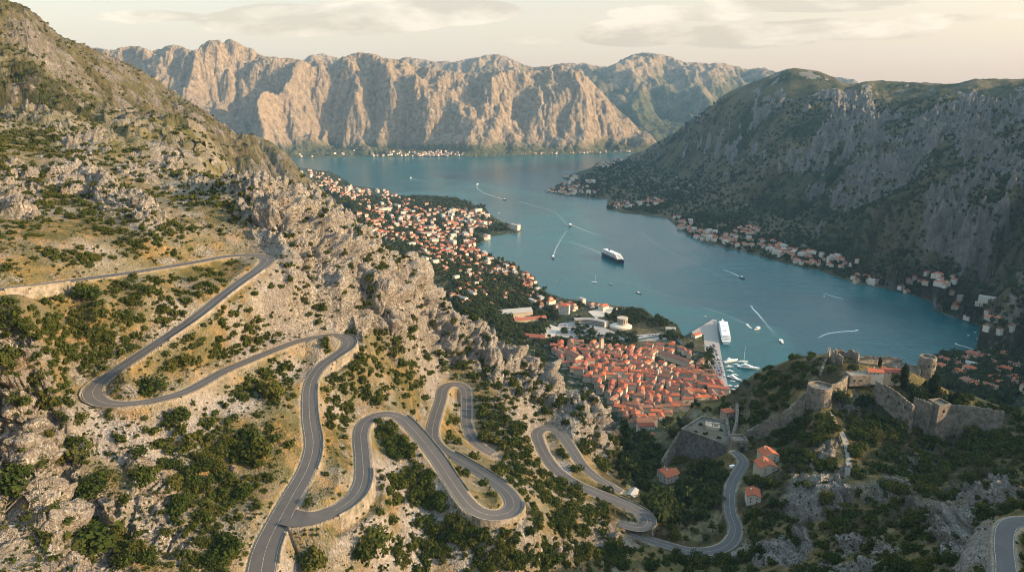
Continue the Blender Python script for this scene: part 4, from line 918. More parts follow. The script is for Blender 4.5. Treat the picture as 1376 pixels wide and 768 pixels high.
def road_clear(x, y, r):
    ok = np.ones(len(x), bool)
    for C in ROADS.values():
        c = C[::3]
        for a in range(0, len(x), 2000):
            d = np.hypot(x[a:a + 2000, None] - c[None, :, 0], y[a:a + 2000, None] - c[None, :, 1]) - c[None, :, 3] / 2
            ok[a:a + 2000] &= d.min(1) > (r[a:a + 2000] * .8 + 1.0)
    return ok

# big shrubs that can be picked out in the photograph: (u, v of the foot, width in px, label)
BIG = [(122, 662, 42, 'dark rounded shrub standing alone in the grey scree, left of the forked road'), (236, 562, 38, 'dark shrub under the lower edge of the sharp left hairpin'), (195, 645, 44, 'spreading dark shrub in the middle of the scree slope, above the boulders'),
       (128, 722, 78, 'very large dark bush among pale boulders near the lower left corner'), (232, 690, 42, 'round dark green bush right of the large boulder field'), (92, 612, 52, 'two-lobed bush between pale boulders under the left hairpin'), (20, 650, 60, 'dark bush at the left edge of the picture beside the pale rocks'),
       (415, 758, 58, 'dark round bush in the fork just below the road junction'), (498, 730, 72, 'large dark bush on the scree between the forked road and the lower bends'), (536, 672, 26, 'single dark bush on the pale scree inside the lower bend'), (118, 398, 34, 'bush standing against the pale retaining wall of the upper road'), (370, 530, 48, 'dense dark clump of bush inside the second loop, touching the road'),
       (272, 630, 30, 'dark bush on the right side of the scree slope'), (220, 625, 18, 'small grey-green shrub in the centre of the scree'), (150, 552, 12, 'small round shrub at the outer edge of the sharp left hairpin'), (508, 566, 17, 'round shrub on the inner edge of the broad bend of the forked road'), (655, 590, 30, 'tall dark shrub between the two narrow loops'), (732, 745, 60, 'large dark bush at the bottom of the slope, centre of the picture'),
       (240, 492, 34, 'low dark shrub on the straw-coloured island inside the left hairpin'), (200, 524, 44, 'widest dark shrub on the straw island of the left hairpin'), (340, 610, 50, 'dark bush left of the main descending road'), (300, 740, 54, 'dark bush at the lower left side of the main road'), (10, 480, 40, 'dark bush at the left edge under the upper road')]
SH_D = [(30, 170, 55, 22, 1.2), (90, 150, 90, 14, .35), (60, 190, 70, 12, 1.1), (140, 215, 120, 16, .7, 15), (30, 235, 60, 15, .9), (75, 275, 35, 18, 1.2, 20), (150, 300, 60, 20, 1.1, 20), (185, 300, 60, 22, 1.1, 25), (20, 310, 45, 16, .9), (105, 345, 45, 10, 1.0), (230, 310, 45, 20, 1.0, 20), (210, 340, 40, 12, .8), (270, 270, 40, 14, .7), (300, 250, 60, 10, .7), (330, 290, 40, 12, .8, 30),
        (60, 440, 70, 22, 1.3), (130, 430, 60, 24, 1.3), (190, 400, 50, 22, 1.0), (150, 470, 60, 20, 1.0), (90, 475, 60, 24, 1.1, 20), (220, 420, 30, 18, 1.0), (205, 375, 35, 10, .9), (290, 370, 24, 10, .9), (275, 385, 14, 8, .8), (60, 510, 40, 20, .9), (60, 550, 50, 20, 1.0), (20, 530, 30, 16, .6),
        (310, 420, 40, 22, 1.0, 40), (340, 440, 40, 18, 1.0, 40), (300, 470, 40, 20, .9), (260, 480, 30, 12, .7), (390, 380, 20, 40, 1.0), (350, 470, 30, 10, .8), (410, 400, 30, 14, .9, 30), (370, 520, 24, 34, 1.3), (375, 500, 30, 18, 1.2), (450, 520, 16, 45, 1.1), (460, 560, 14, 35, 1.2), (330, 520, 24, 14, .8), (270, 600, 60, 30, 1.0), (320, 590, 50, 30, 1.0), (290, 650, 60, 35, 1.1), (260, 700, 50, 30, .9), (330, 640, 30, 30, .9), (280, 750, 60, 24, 1.2), (240, 640, 30, 20, .7),
        (160, 745, 60, 20, .7), (90, 740, 50, 20, .5), (30, 630, 30, 40, .9), (60, 690, 40, 14, .5), (430, 640, 14, 10, .4), (520, 575, 24, 20, 1.1), (535, 600, 20, 14, 1.0), (560, 640, 22, 18, 1.1), (575, 660, 22, 16, 1.0), (530, 650, 24, 20, .9), (600, 700, 40, 24, .9), (640, 730, 60, 24, .9), (560, 740, 40, 22, .7), (700, 700, 30, 30, .9), (690, 750, 60, 20, 1.0), (620, 570, 22, 22, 1.0), (600, 590, 14, 10, .8), (660, 560, 30, 40, 1.0), (700, 600, 40, 24, 1.3, 30), (740, 660, 60, 24, 1.3, 25), (690, 640, 40, 20, 1.0), (770, 700, 50, 20, 1.1), (790, 740, 60, 18, 1.1), (840, 740, 40, 22, 1.2), (800, 690, 40, 12, 1.2), (760, 595, 12, 22, .6),
        (410, 330, 30, 60, .5, 20), (460, 350, 30, 50, .5), (500, 400, 40, 40, .7), (540, 440, 40, 40, .8), (590, 470, 50, 30, .8, 20), (640, 500, 40, 30, .9), (700, 520, 50, 30, .9), (740, 550, 40, 30, .9), (790, 560, 30, 40, .9), (500, 480, 40, 30, .9), (470, 460, 30, 20, .8), (560, 490, 40, 30, .9), (530, 370, 50, 25, .8, 40), (620, 430, 50, 25, .7, 40), (800, 600, 40, 30, 1.0), (580, 420, 30, 20, .8), (480, 500, 30, 40, .9), (510, 530, 40, 15, .8), (545, 540, 30, 14, .7),
        (1200, 560, 160, 30, 1.4), (1100, 590, 120, 50, 1.4), (1300, 600, 120, 30, 1.5), (1250, 650, 120, 40, 1.3), (1060, 640, 60, 60, 1.3), (1170, 700, 160, 50, 1.0), (1020, 700, 50, 50, 1.2), (1050, 515, 60, 24, 1.3), (1090, 490, 40, 14, 1.1), (1330, 560, 60, 20, 1.2), (1180, 740, 140, 40, .9), (1300, 690, 60, 40, .9), (1360, 640, 40, 40, 1.1), (930, 750, 80, 20, 1.2), (1020, 560, 40, 40, 1.1), (1150, 620, 60, 40, 1.2), (1000, 650, 20, 30, .8)]
def dens_at(u, v, L):
    m = np.zeros(len(u))
    for a, b, ra, rb, w, *r in L:
        th = R(r[0]) if r else 0.0; du, dv = u - a, v - b; p = (du * math.cos(th) + dv * math.sin(th)) / ra; q = (-du * math.sin(th) + dv * math.cos(th)) / rb
        m = np.maximum(m, w * np.exp(-(p * p + q * q) ** 1.5))
    return m
cu = nr_.uniform(-30, 1410, 60000); cv = nr_.uniform(100, 800, 60000)
CLEAR = [(899, 646, 26, 17), (898, 668, 12, 10), (850, 664, 15, 12), (1029, 628, 22, 24), (1011, 672, 18, 17), (985, 631, 9, 8), (978, 560, 10, 10), (944, 605, 40, 24), (1104, 530, 26, 26), (1198, 545, 26, 22), (1262, 565, 22, 22), (1310, 565, 42, 16), (1240, 555, 16, 16), (1180, 505, 36, 12), (1137, 485, 26, 12), (1245, 490, 16, 16), (1135, 525, 22, 20), (1050, 565, 20, 14), (1025, 585, 16, 16), (995, 600, 16, 18), (1130, 600, 9, 44), (1165, 515, 20, 14)]
def clear_of(u, v):
    ok = np.ones(len(u), bool)
    for a, b, c, d in CLEAR: ok &= ((u - a) / c) ** 2 + ((v - b) / d) ** 2 > 1
    return ok
dn = dens_at(cu, cv, SH_D) * np.where(cu > 840, .21, np.where((cu < 440) & (cv > 540), .25, .50)) + .035
keep = (nr_.rand(60000) < dn) & clear_of(cu, cv); cu, cv = cu[keep], cv[keep]
gx_, gy_, gz_ = pix_to_ground(cu, cv); ok = np.isfinite(gx_) & (gy_ < 860) & (gz_ > 30); cu, cv, gx_, gy_, gz_ = [a[ok] for a in (cu, cv, gx_, gy_, gz_)]
wpx = np.where(cu > 840, 9, 8) + 14 * nr_.rand(len(cu)) ** 2.2 * (1 + .5 * (cv > 560)); wpx = wpx * np.interp(cv, [150, 300, 450, 768], [.4, .62, .85, 1.12])
rad = wpx / 2 * np.hypot(gx_, gy_) / F * 1.05
rk_ = surf_attr(rock, gx_, gy_); cl = road_clear(gx_, gy_, rad) & (nr_.rand(len(gx_)) > np.where(cu > 840, .92, np.where((cu < 400) & (cv > 540), .85, .55)) * smooth(.35, .7, rk_)); P = np.stack([gx_, gy_, gz_, rad, wpx, cu, cv], -1)[cl]
bu, bv, bw = [np.array([b[i] for b in BIG], float) for i in (0, 1, 2)]; bx, by_, bz_ = pix_to_ground(bu, bv)
def zone(u, v):
    if u > 840:
        if v < 545 and u < 1110: return 'on the left shoulder of the fort hill', 'fort hill, left shoulder'
        if v < 640: return 'on the shaded hillside right under the fortress walls', 'hillside under the fortress'
        if u < 1010: return 'beside the lower road that leads to the stone gate', 'banks of the lower road'
        return 'among the grey outcrops of the shaded slope at lower right', 'outcrops at lower right'
    if v < 330 and u < 400: return 'on the sunlit slope above the upper road', 'slope above the upper road'
    if u < 400 and v < 540 : return 'on the golden slope between the upper road and the left hairpin', 'slope between the upper roads'
    if u < 400: return 'on the scree and boulder slope left of the main road', 'slope left of the main road'
    if v < 560: return 'on the limestone crags above the bends', 'crags above the bends'
    return 'between the lower hairpin bends', 'slope around the lower bends'
def add_shrub(x, y, z, r, label, group):
    k = rng.randrange(7); o = link('shrub', SHR_ME[k], None, (x, y, z - r * .12)); o.rotation_euler = (0, 0, rng.random() * 6.28); h = rng.uniform(.95, 1.4); o.scale = (r, r * rng.uniform(.85, 1.15), r * h)
    tag(o, label, 'shrub', group); return o
for (u, v, w, lab), x, y, z in zip(BIG, bx, by_, bz_):
    if not np.isfinite(x): continue
    add_shrub(x, y, z, w / 2 * math.hypot(x, y) / F * 1.12, lab, zone(u, v)[1] + ' shrubs')
o_ = np.argsort(-P[:, 4]); P = P[o_]; NSH = 270
for p in P[:NSH]:
    z_ = zone(p[5], p[6]); add_shrub(p[0], p[1], p[2], p[3], 'dark green macchia bush ' + z_[0], 'macchia bushes, ' + z_[1])
Q_ = P[NSH:].copy(); Q_[:, 2] -= Q_[:, 3] * .1
scatter_mesh('undergrowth', SHR_LO, Q_[:, :4], M_SHRUB, 'low dark green macchia scattered over the slopes')
# tufts and very small bushes
tu = nr_.uniform(-30, 1410, 16000); tv = nr_.uniform(230, 800, 16000); gx_, gy_, gz_ = pix_to_ground(tu, tv); ok = np.isfinite(gx_) & (gy_ < 820) & (gz_ > 40)
tw = nr_.uniform(.5, 1.5, ok.sum()); tx, ty, tz = gx_[ok], gy_[ok], gz_[ok]; keep = road_clear(tx, ty, tw) & (nr_.rand(len(tx)) < .25 + .75 * (fbm(tx * .03, ty * .03, None, 3) > .0))
scatter_mesh('scrub_tufts', [crown_arrays(130 + i, 3, 26, .3, .7) for i in range(4)], np.stack([tx, ty, tz, tw], -1)[keep], M_SHRUB, 'small olive tufts dotted over grass and rock')

# ---- trees in the valley, in the park and between the houses: (u, v, ru, rv, n, width px)
TR_Z = [(870, 640, 35, 40, 42, 15, 'in the dark wooded gully below the old town'), (905, 680, 50, 30, 34, 16, 'in the dark wooded gully below the old town'), (850, 600, 16, 36, 16, 12, 'in the dark wooded gully below the old town'), (950, 650, 30, 30, 22, 14, 'in the dark wooded gully below the old town'), (1025, 680, 30, 24, 14, 15, 'right of the lower road'), (1060, 620, 26, 20, 8, 13, 'right of the lower road'), (930, 545, 12, 5, 8, 9, 'behind the great bastion'), (900, 572, 20, 10, 14, 10, 'behind the great bastion')]
TREES = []
for u, v, a, b, n_, w, zl in TR_Z:
    r = np.sqrt(nr_.rand(n_)); th = nr_.rand(n_) * 6.283; uu, vv = u + a * r * np.cos(th), v + b * r * np.sin(th); x, y, z = pix_to_ground(uu, vv)
    cl_ = clear_of(uu, vv)
    for q in range(n_):
        if np.isfinite(x[q]) and cl_[q]: TREES.append((x[q], y[q], z[q], w / 2 * rng.uniform(.7, 1.25) * math.hypot(x[q], y[q]) / F, zl))
tt = np.array([t_[:4] for t_ in TREES]); ok = road_clear(tt[:, 0], tt[:, 1], tt[:, 3] * .8)
def add_tree(x, y, z, r, label, group, h=None):
    k = rng.randrange(5); o = empty('tree', (x, y, z - .3), rng.random() * 6.28, label, 'tree', group); h = h or rng.uniform(.9, 1.25); o.scale = (r, r, r * h)
    c = link('crown', TRE_ME[k], o); t_ = link('trunk', TRUNK_ME, o); return o
for t_, k in zip(TREES, ok):
    if k: add_tree(*t_[:4], 'leafy dark tree ' + t_[4], 'trees ' + t_[4])
NTREE = int(ok.sum())

# ---- houses
def house_parts(w, d, h, hip, tile, wall, root, nwin=0, chim=1):
    b = MB(); b.box((0, 0, h / 2 - 3), (w, d, h + 6)); rh = d * .24; ov = .5
    if not hip:
        b.add([(w / 2 - .02, -d / 2, h - .02), (w / 2 - .02, d / 2, h - .02), (w / 2 - .02, 0, h + rh * .93), (-w / 2 + .02, -d / 2, h - .02), (-w / 2 + .02, d / 2, h - .02), (-w / 2 + .02, 0, h + rh * .93)], [(0, 1, 2), (3, 5, 4)])
    b.build('wall', wall, root)
    r = MB(); X, Y_ = w / 2 + ov, d / 2 + ov; k = 0 if not hip else min(X * .95, Y_)
    top = [(-X + k, 0, h + rh), (X - k, 0, h + rh)]
    V = [(-X, -Y_, h), (X, -Y_, h), (X, Y_, h), (-X, Y_, h)] + top
    V += [(a, b_, c - .35) for a, b_, c in V[:4]] + ([(a, b_, c - .4) for a, b_, c in top])
    Fc = [(0, 1, 5, 4), (2, 3, 4, 5), (1, 2, 5), (3, 0, 4), (6, 7, 1, 0), (7, 8, 2, 1), (8, 9, 3, 2), (9, 6, 0, 3), (9, 8, 7, 6)]
    if not hip: Fc = [(0, 1, 5, 4), (2, 3, 4, 5), (6, 7, 1, 0), (8, 9, 3, 2), (7, 11, 5, 1), (11, 8, 2, 5), (9, 10, 4, 3), (10, 6, 0, 4), (6, 10, 11, 7), (10, 9, 8, 11)]
    r.add(V, Fc); ro = r.build('roof', tile, root)
    if chim:
        c = MB(); cx = w * rng.uniform(-.3, .3); c.box((cx, d * .16, h + rh * .95), (.9, .9, 2.2)); c.box((cx, d * .16, h + rh * .95 + 1.2), (1.2, 1.2, .25)); c.build('chimney', wall, ro)
    if nwin:
        nf = max(1, int(h // 3.2)); nx_ = max(2, int(w // 3.6))
        cnt = 0
        for f in range(nf):
            for i in range(nx_):
                if cnt >= nwin: break
                x = (i + .5) / nx_ * w - w / 2; z = h - 1.9 - f * 3.2
                m = MB(); m.box((x, -d / 2 - .01, z), (1.0, .16, 1.6)); m.build('window', M_DARK, root)
                m = None; cnt += 1
        for f in range(min(2, nf)):
            for i in range(2):
                m = MB(); m.box((-w / 2 - .01, (i - .5) * d * .45, h - 1.9 - f * 3.2), (.16, 1.0, 1.6)); m.build('window', M_DARK, root)
                m = MB(); m.box((w / 2 + .01, (i - .5) * d * .45, h - 1.9 - f * 3.2), (.16, 1.0, 1.6)); m.build('window', M_DARK, root)
    return root
PROTO = {}
def house_proto(kind, k):
    """one of each kind, built far below the bay floor's camera reach is not needed: the first placement uses it"""
    key = (kind, k)
    return PROTO.get(key)
HOUSES_PX = []
def place_house(kind, k, x, y, z, rz, sc, label, group, nwin=6):
    key = (kind, k)
    if key not in PROTO:
        r_ = random.Random(k * 17 + len(kind)); w = r_.uniform(13, 24); d = r_.uniform(9, 12.5); h = r_.uniform(8, 12.5)
        if kind == 'shore': w, d, h = r_.uniform(11, 18), r_.uniform(9.5, 13), r_.uniform(6, 10)
        tile = TILES[(0, 1, 2, 1, 0, 2, 1, 0)[k % 8]]; wall = M_WALL[(0, 2, 0, 0, 2, 0, 0, 1)[k % 8]] if kind == 'old' else M_WALL[(1, 1, 2, 0, 1, 2, 1, 1)[k % 8]]
        if kind == 'shore' and k in (5, 13): w, d, h, tile, wall = 25, 13, 15, M_GREYROOF, M_WALL[1]
        root = empty('house', (x, y, z), rz); house_parts(w, d, h, k % 3 == 0 and k not in (5, 13), tile, wall, root, nwin, 1); note_kids(root); PROTO[key] = root.name; o = root
    else:
        o = copy_tree(bpy.data.objects[PROTO[key]]); o.location = (x, y, z); o.rotation_euler = (0, 0, rz)
    o.scale = (sc, sc, sc); tag(o, label, 'house', group); return o
def pt(u, v, z): x, y, z = at_z(u, v, float(z)); return Vector((float(x), float(y), float(z)))
def gpt(u, v, zz=None):
    """ground point seen at a pixel of the flat land"""
    z = 5.0
    for _ in range(6):
        x, y, _z = at_z(u, v, z); z = float(surf_z(x, y)[0]) if zz is None else zz
    return Vector((float(x), float(y), z))
TAKEN = []
def free(x, y, r):
    for a, b, c in TAKEN:
        if (a - x) ** 2 + (b - y) ** 2 < (c + r) ** 2: return False
    return True

# landmark houses: two corners of the eaves' long side are not needed; centre of the foot, size and turn are
def landmark(u, v, z, w, d, h, rz, hip, tile, wall, label, cat='house', name='house', nwin=12, chim=1, group=None):
    if z is None or z < 100 or z > 200: p = gpt(u, v) if (z is None or z < 100) else pt(u, v, z)
    else: x_, y_, z_ = pix_to_ground([u], [v]); p = Vector((float(x_[0]), float(y_[0]), float(z_[0]) + .3))
    o = empty(name, p, rz, label, cat, group); house_parts(w, d, h, hip, tile, wall, o, nwin, chim); TAKEN.append((p.x, p.y, max(w, d) * .5)); return o
# in the gully
landmark(899, 646, 134, 17, 12, 9, R(28), False, TILES[0], M_WALL[1], 'white house with a bright orange gabled roof in the gully, left of the great bastion')
landmark(891, 640, 133, 10, 8, 7, R(28), False, TILES[0], M_WALL[1], 'small white annex with an orange roof, against the white house in the gully', nwin=4)
landmark(898, 668, 142, 9, 8, 4, R(20), False, M_GREYROOF, M_WALL[1], 'small white outbuilding with a pale sheet roof below the orange-roofed house', nwin=2, chim=0)
landmark(850, 665, 138, 12, 6, 3, R(60), False, M_GREYROOF, M_WALL[0], 'low roofless pale shed at the left end of the gully', nwin=2, chim=0)
landmark(1028, 634, 173, 14, 16, 8, R(96), False, TILES[0], M_WALL[0], 'stone house with a long orange roof right of the gate, nearer of the joined pair', nwin=8)
landmark(1031, 621, 173, 13, 15, 10, R(96), False, TILES[0], M_WALL[0], 'stone house with an orange roof right of the gate, upper of the joined pair', nwin=6)
landmark(1011, 672, 174, 13, 11, 7, R(78), False, TILES[0], M_WALL[1], 'pale house with an orange-brown roof beside the right edge of the lower road', nwin=6)
landmark(978, 560, 150, 13, 11, 8, R(15), True, TILES[0], M_WALL[0], 'stone house with an orange hipped roof above the gate tower, touching the fort hill')
# around the old town
landmark(867, 578, 14, 24, 12, 9, R(8), False, TILES[2], M_WALL[1], 'long house with a dark red roof on the near edge of the old town')
landmark(878, 592, 22, 15, 14, 8, R(40), True, TILES[2], M_WALL[1], 'white-walled house with a broad red roof nearest to the wooded gully')
landmark(922, 506, 6, 24, 18, 10, R(-35), True, TILES[0], M_WALL[2], 'big square house with a bright orange hipped roof by the quayside trees')
landmark(939, 530, 8, 25, 14, 9, R(-28), True, TILES[0], M_WALL[2], 'wide house with a bright orange roof at the right end of the old town')
landmark(909, 486, 5, 70, 15, 11, R(-50), False, TILES[1], M_WALL[0], 'very long barracks with a brown tiled roof facing the quay', 'building', 'barracks', 24)
landmark(758, 421, 5, 26, 20, 22, R(-14), True, TILES[0], M_WALL[1], 'tall white block with rows of windows under an orange roof, near the far waterfront', 'building', 'apartment_block', 40, 0)
landmark(690, 424, 12, 88, 30, 11, R(16), False, M_GREYROOF, M_WALL[2], 'long market hall with a grey sheet roof on the edge of the parking area', 'building', 'market_hall', 20, 0)
landmark(712, 431, 10, 78, 16, 7, R(16), False, TILES[2], M_WALL[2], 'low red-roofed wing along the near side of the market hall', 'building', 'hall_wing', 16, 0)
landmark(716, 455, 9, 56, 20, 7, R(-18), False, TILES[2], M_WALL[0], 'dark red shed roof left of the parking area beside dark trees', 'building', 'shed', 10, 0)
landmark(936, 452, 3, 24, 11, 6, R(38), False, TILES[0], M_WALL[1], 'white quay building with an orange roof near the tip of the pier', 'building', 'harbour_building', 8)
landmark(901, 444, 3, 22, 12, 6, R(-6), False, M_GREYROOF, M_WALL[1], 'white waterfront pavilion with a flat pale roof beside the park', 'building', 'pavilion', 8, 0)
landmark(772, 485, 10, 34, 20, 14, R(-60), False, TILES[1], M_WALL[2], 'tall pale palace with a brown roof at the left end of the old town', 'building', 'palace', 20)
# two facilities of their own shape
p = gpt(797, 436); o = empty('hotel', p, 0, 'long curved white hotel with window bands between parking area and park', 'building')
arc = [(70 * math.sin(a) , 70 * (math.cos(a) - 1)) for a in np.linspace(-.62, .5, 15)]
w_ = MB(); bands = []
for (ax, ay), (bx_, by2) in zip(arc[:-1], arc[1:]):
    a = math.atan2(by2 - ay, bx_ - ax); L_ = math.hypot(bx_ - ax, by2 - ay); c_ = ((ax + bx_) / 2, (ay + by2) / 2)
    w_.box((*c_, 6), (L_ + .4, 13, 14), a); bands.append((c_, L_, a))
w_.build('wall', M_WALL[1], o)
for f in range(3):
    g = MB()
    for c_, L_, a in bands: g.box((c_[0], c_[1], 2.6 + f * 3.6), (L_ * .82, 13.3, 1.5), a)
    g.build('window_band', M_DARK, o)
g = MB(); [g.box((c_[0], c_[1], 13.4), (L_ + .6, 14, .7), a) for c_, L_, a in bands]; g.build('roof', M_GREYROOF, o); TAKEN.append((p.x, p.y, 32))
o.rotation_euler.z = R(-22)
p = gpt(834, 440); o = empty('round_hall', p, 0, 'pale stone drum on a wide sloping podium at the near edge of the park', 'building')
g = MB(); g.loft([[(26 * k * math.cos(a) , 20 * k * math.sin(a), z) for a in np.linspace(0, 2 * math.pi, 25)[:-1]] for k, z in ((1.0, -3), (1.0, 5), (.8, 8), (.0, 8.2))], 0, False); g.build('podium', M_WALL[1], o)
g = MB(); g.cyl((4, 3, 7), 12, 12, 15, 24); g.cyl((4, 3, 22), 12.8, 12.8, 1.4, 24); g.build('drum', M_WALL[0], o)
for k in range(14): g = MB(); a = k * .449; g.box((4 + 12.02 * math.cos(a), 3 + 12.02 * math.sin(a), 16), (.3, 1.6, 8), a); g.build('window', M_DARK, o)
TAKEN.append((p.x, p.y, 24))
p = gpt(808, 473); o = empty('bell_tower', p, R(20), 'slender pale stone bell tower at the back of the old town', 'tower')
g = MB(); g.box((0, 0, 12), (7, 7, 26)); g.box((0, 0, 25.4), (8, 8, 1)); g.build('shaft', M_WALL[0], o); g = MB(); g.box((0, 0, 28), (6.4, 6.4, 5)); g.build('belfry', M_WALL[0], o)
g = MB(); g.loft([[(3.9 * k * math.cos(a + .785), 3.9 * k * math.sin(a + .785), z) for a in (0, 1.571, 3.142, 4.712)] for k, z in ((1.25, 30.5), (.02, 34.5))]); g.build('roof', TILES[1], o); TAKEN.append((p.x, p.y, 7))
for u, v in ((893, 512), (905, 530)):
    p = gpt(u, v); o = empty('church', p, R(-30), 'stone church with twin bell towers in the middle of the old town' if u < 900 else 'small church with a pale gable near the right side of the old town', 'church'); house_parts(26 if u < 900 else 18, 14, 12, False, TILES[1], M_WALL[0], o, 6, 0)
    for s_ in (((-5, 5)) if u < 900 else (0,)):
        g = MB(); g.box((-13.5 if u < 900 else -9.5, s_, 9), (4.4, 4.4, 24)); g.loft([[(-13.5 * (1 if u < 900 else .7) + 2.9 * k * math.cos(a + .785), s_ + 2.9 * k * math.sin(a + .785), z) for a in (0, 1.571, 3.142, 4.712)] for k, z in ((1.2, 21), (.02, 24))]); g.build('bell_tower', M_WALL[0], o)
    TAKEN.append((p.x, p.y, 15))

# the old town's roofs
OT = [(735, 470), (772, 463), (850, 470), (905, 463), (938, 485), (958, 508), (982, 538), (950, 548), (925, 552), (898, 560), (872, 588), (850, 590), (830, 560), (802, 525), (765, 500)]
p0, p1 = gpt(963, 447), gpt(978, 520); qdir = math.atan2(p1.y - p0.y, p1.x - p0.x)
OTW = [(gpt(u, v, 6).x, gpt(u, v, 6).y) for u, v in OT]; OX = [a for a, b in OTW]; OY = [b for a, b in OTW]
cand = []
for k in range(9000):
    x, y = rng.uniform(min(OX), max(OX)), rng.uniform(min(OY), max(OY))
    if inside(np.array([x]), np.array([y]), OTW)[0]: cand.append((x, y))
nold = 0
for x, y in cand:
    k = rng.randrange(16); r_ = 7.4
    if nold >= 235: break
    if not free(x, y, r_): continue
    TAKEN.append((x, y, r_)); z = float(surf_z(x, y)[0]); u, v = project(x, y, z)
    rz = qdir + R(90) * (rng.random() < .45) + float(fbm(np.array([x * .006]), np.array([y * .006]))[0]) * 1.4 + rng.uniform(-.12, .12)
    tone = ('orange-roofed', 'brown-roofed', 'dark red-roofed', 'brown-roofed', 'orange-roofed', 'dark red-roofed', 'brown-roofed', 'orange-roofed')[k % 8]
    part = 'near the quay' if u > 905 else ('along the back wall of the old town' if v < 490 else ('in the packed middle of the old town' if v < 540 else 'at the near end of the old town, above the gully'))
    place_house('old', k, x, y, z, rz, rng.uniform(.8, 1.12), tone + ' stone house ' + part, tone + ' old town houses ' + part, 5); nold += 1

# shore villages: zones in the photograph (u, v, ru, rv, tilt, n)
LZ = [(425, 240, 20, 8, 20, 26, 'L'), (455, 252, 22, 9, 15, 30, 'L'), (480, 262, 30, 8, 10, 30, 'L'), (510, 262, 26, 6, 5, 16, 'L'), (520, 290, 40, 14, 10, 40, 'L'), (560, 290, 50, 16, 10, 46, 'L'), (600, 300, 40, 16, 0, 44, 'L'), (630, 295, 26, 12, 10, 28, 'L'), (640, 290, 16, 14, 0, 14, 'L'), (515, 310, 24, 12, 10, 22, 'L'), (560, 318, 44, 14, 20, 40, 'L'), (600, 330, 34, 16, 10, 38, 'L'), (590, 352, 34, 14, 20, 30, 'L'), (625, 352, 28, 14, 20, 34, 'L'), (655, 355, 30, 10, 30, 26, 'L'), (690, 368, 26, 10, 40, 26, 'L'), (712, 385, 12, 14, 0, 14, 'L'), (640, 380, 24, 18, 20, 26, 'L'), (622, 400, 14, 10, 0, 10, 'L'), (666, 395, 20, 16, 0, 14, 'L'), (690, 307, 9, 3, 0, 6, 'L'), (662, 320, 10, 4, 0, 5, 'L'), (640, 320, 14, 20, 0, 20, 'L'),
      (735, 410, 26, 6, 15, 10, 'L'), (780, 413, 30, 5, 5, 8, 'L')]
RZ = [(765, 257, 34, 4, 0, 26, 'R'), (765, 243, 14, 5, 0, 12, 'R'), (785, 250, 18, 4, -15, 12, 'R'), (818, 220, 18, 4, -10, 16, 'R'), (850, 276, 28, 4, -3, 20, 'R'), (875, 272, 12, 4, 0, 8, 'R'), (920, 302, 16, 6, 35, 14, 'R'), (945, 318, 18, 7, 25, 20, 'R'), (985, 325, 30, 5, 15, 22, 'R'), (1000, 312, 18, 5, -10, 10, 'R'), (1030, 332, 26, 8, 20, 20, 'R'), (1070, 345, 30, 8, 15, 28, 'R'), (1110, 352, 30, 8, 10, 14, 'R'), (1140, 352, 14, 5, 0, 6, 'R'), (1170, 378, 24, 5, 10, 14, 'R'), (1195, 386, 26, 5, 10, 14, 'R'), (1225, 376, 22, 5, 0, 12, 'R'), (1260, 376, 28, 6, 8, 22, 'R'), (1255, 392, 22, 6, 0, 12, 'R'), (1290, 410, 28, 7, 10, 12, 'R'), (1320, 425, 20, 7, 10, 8, 'R'), (1345, 440, 12, 10, 0, 8, 'R'), (1340, 455, 16, 8, 0, 6, 'R'),
      (1285, 492, 24, 8, -5, 10, 'B'), (1310, 510, 34, 10, 0, 10, 'B'), (1350, 490, 24, 18, 0, 12, 'B'), (1350, 520, 30, 10, 10, 9, 'B'), (1320, 478, 20, 6, 0, 6, 'B')]
H = []
for zs in LZ + RZ:
    u, v, a, b, tl, n_, side = zs; th = R(tl)
    for q in range(int(n_ * 1.5)):
        r = math.sqrt(rng.random()); an = rng.random() * 6.283; du, dv = a * 1.15 * r * math.cos(an), b * 1.2 * r * math.sin(an)
        if side == 'L': p = gpt(u + du * math.cos(th) - dv * math.sin(th), v + du * math.sin(th) + dv * math.cos(th))
        else:
            x, y, z = pix_to_ground([u + du * math.cos(th) - dv * math.sin(th)], [v + du * math.sin(th) + dv * math.cos(th)], 860)
            if not math.isfinite(float(x[0])) or z[0] > 120: continue
            p = Vector((float(x[0]), float(y[0]), float(z[0])))
        if inside(np.array([p.x]), np.array([p.y]), BAY)[0] or p.z < 1.0: continue
        rr_ = 6.2 if side != 'B' else 8.0
        rr_ = rr_ * (1.0 + .25 * (p.y > 2200))
        if free(p.x, p.y, rr_): TAKEN.append((p.x, p.y, rr_)); H.append((p.length, p, side, rng.randrange(16), rr_ / 6.2))
H.sort(key=lambda t_: t_[0])
NHI = max(0, 296 - nold - 14)
def shore_rz(p): return math.atan2(1, -.6) + rng.uniform(-.3, .3) + R(90) * (rng.random() < .4)
cnt_side = {}
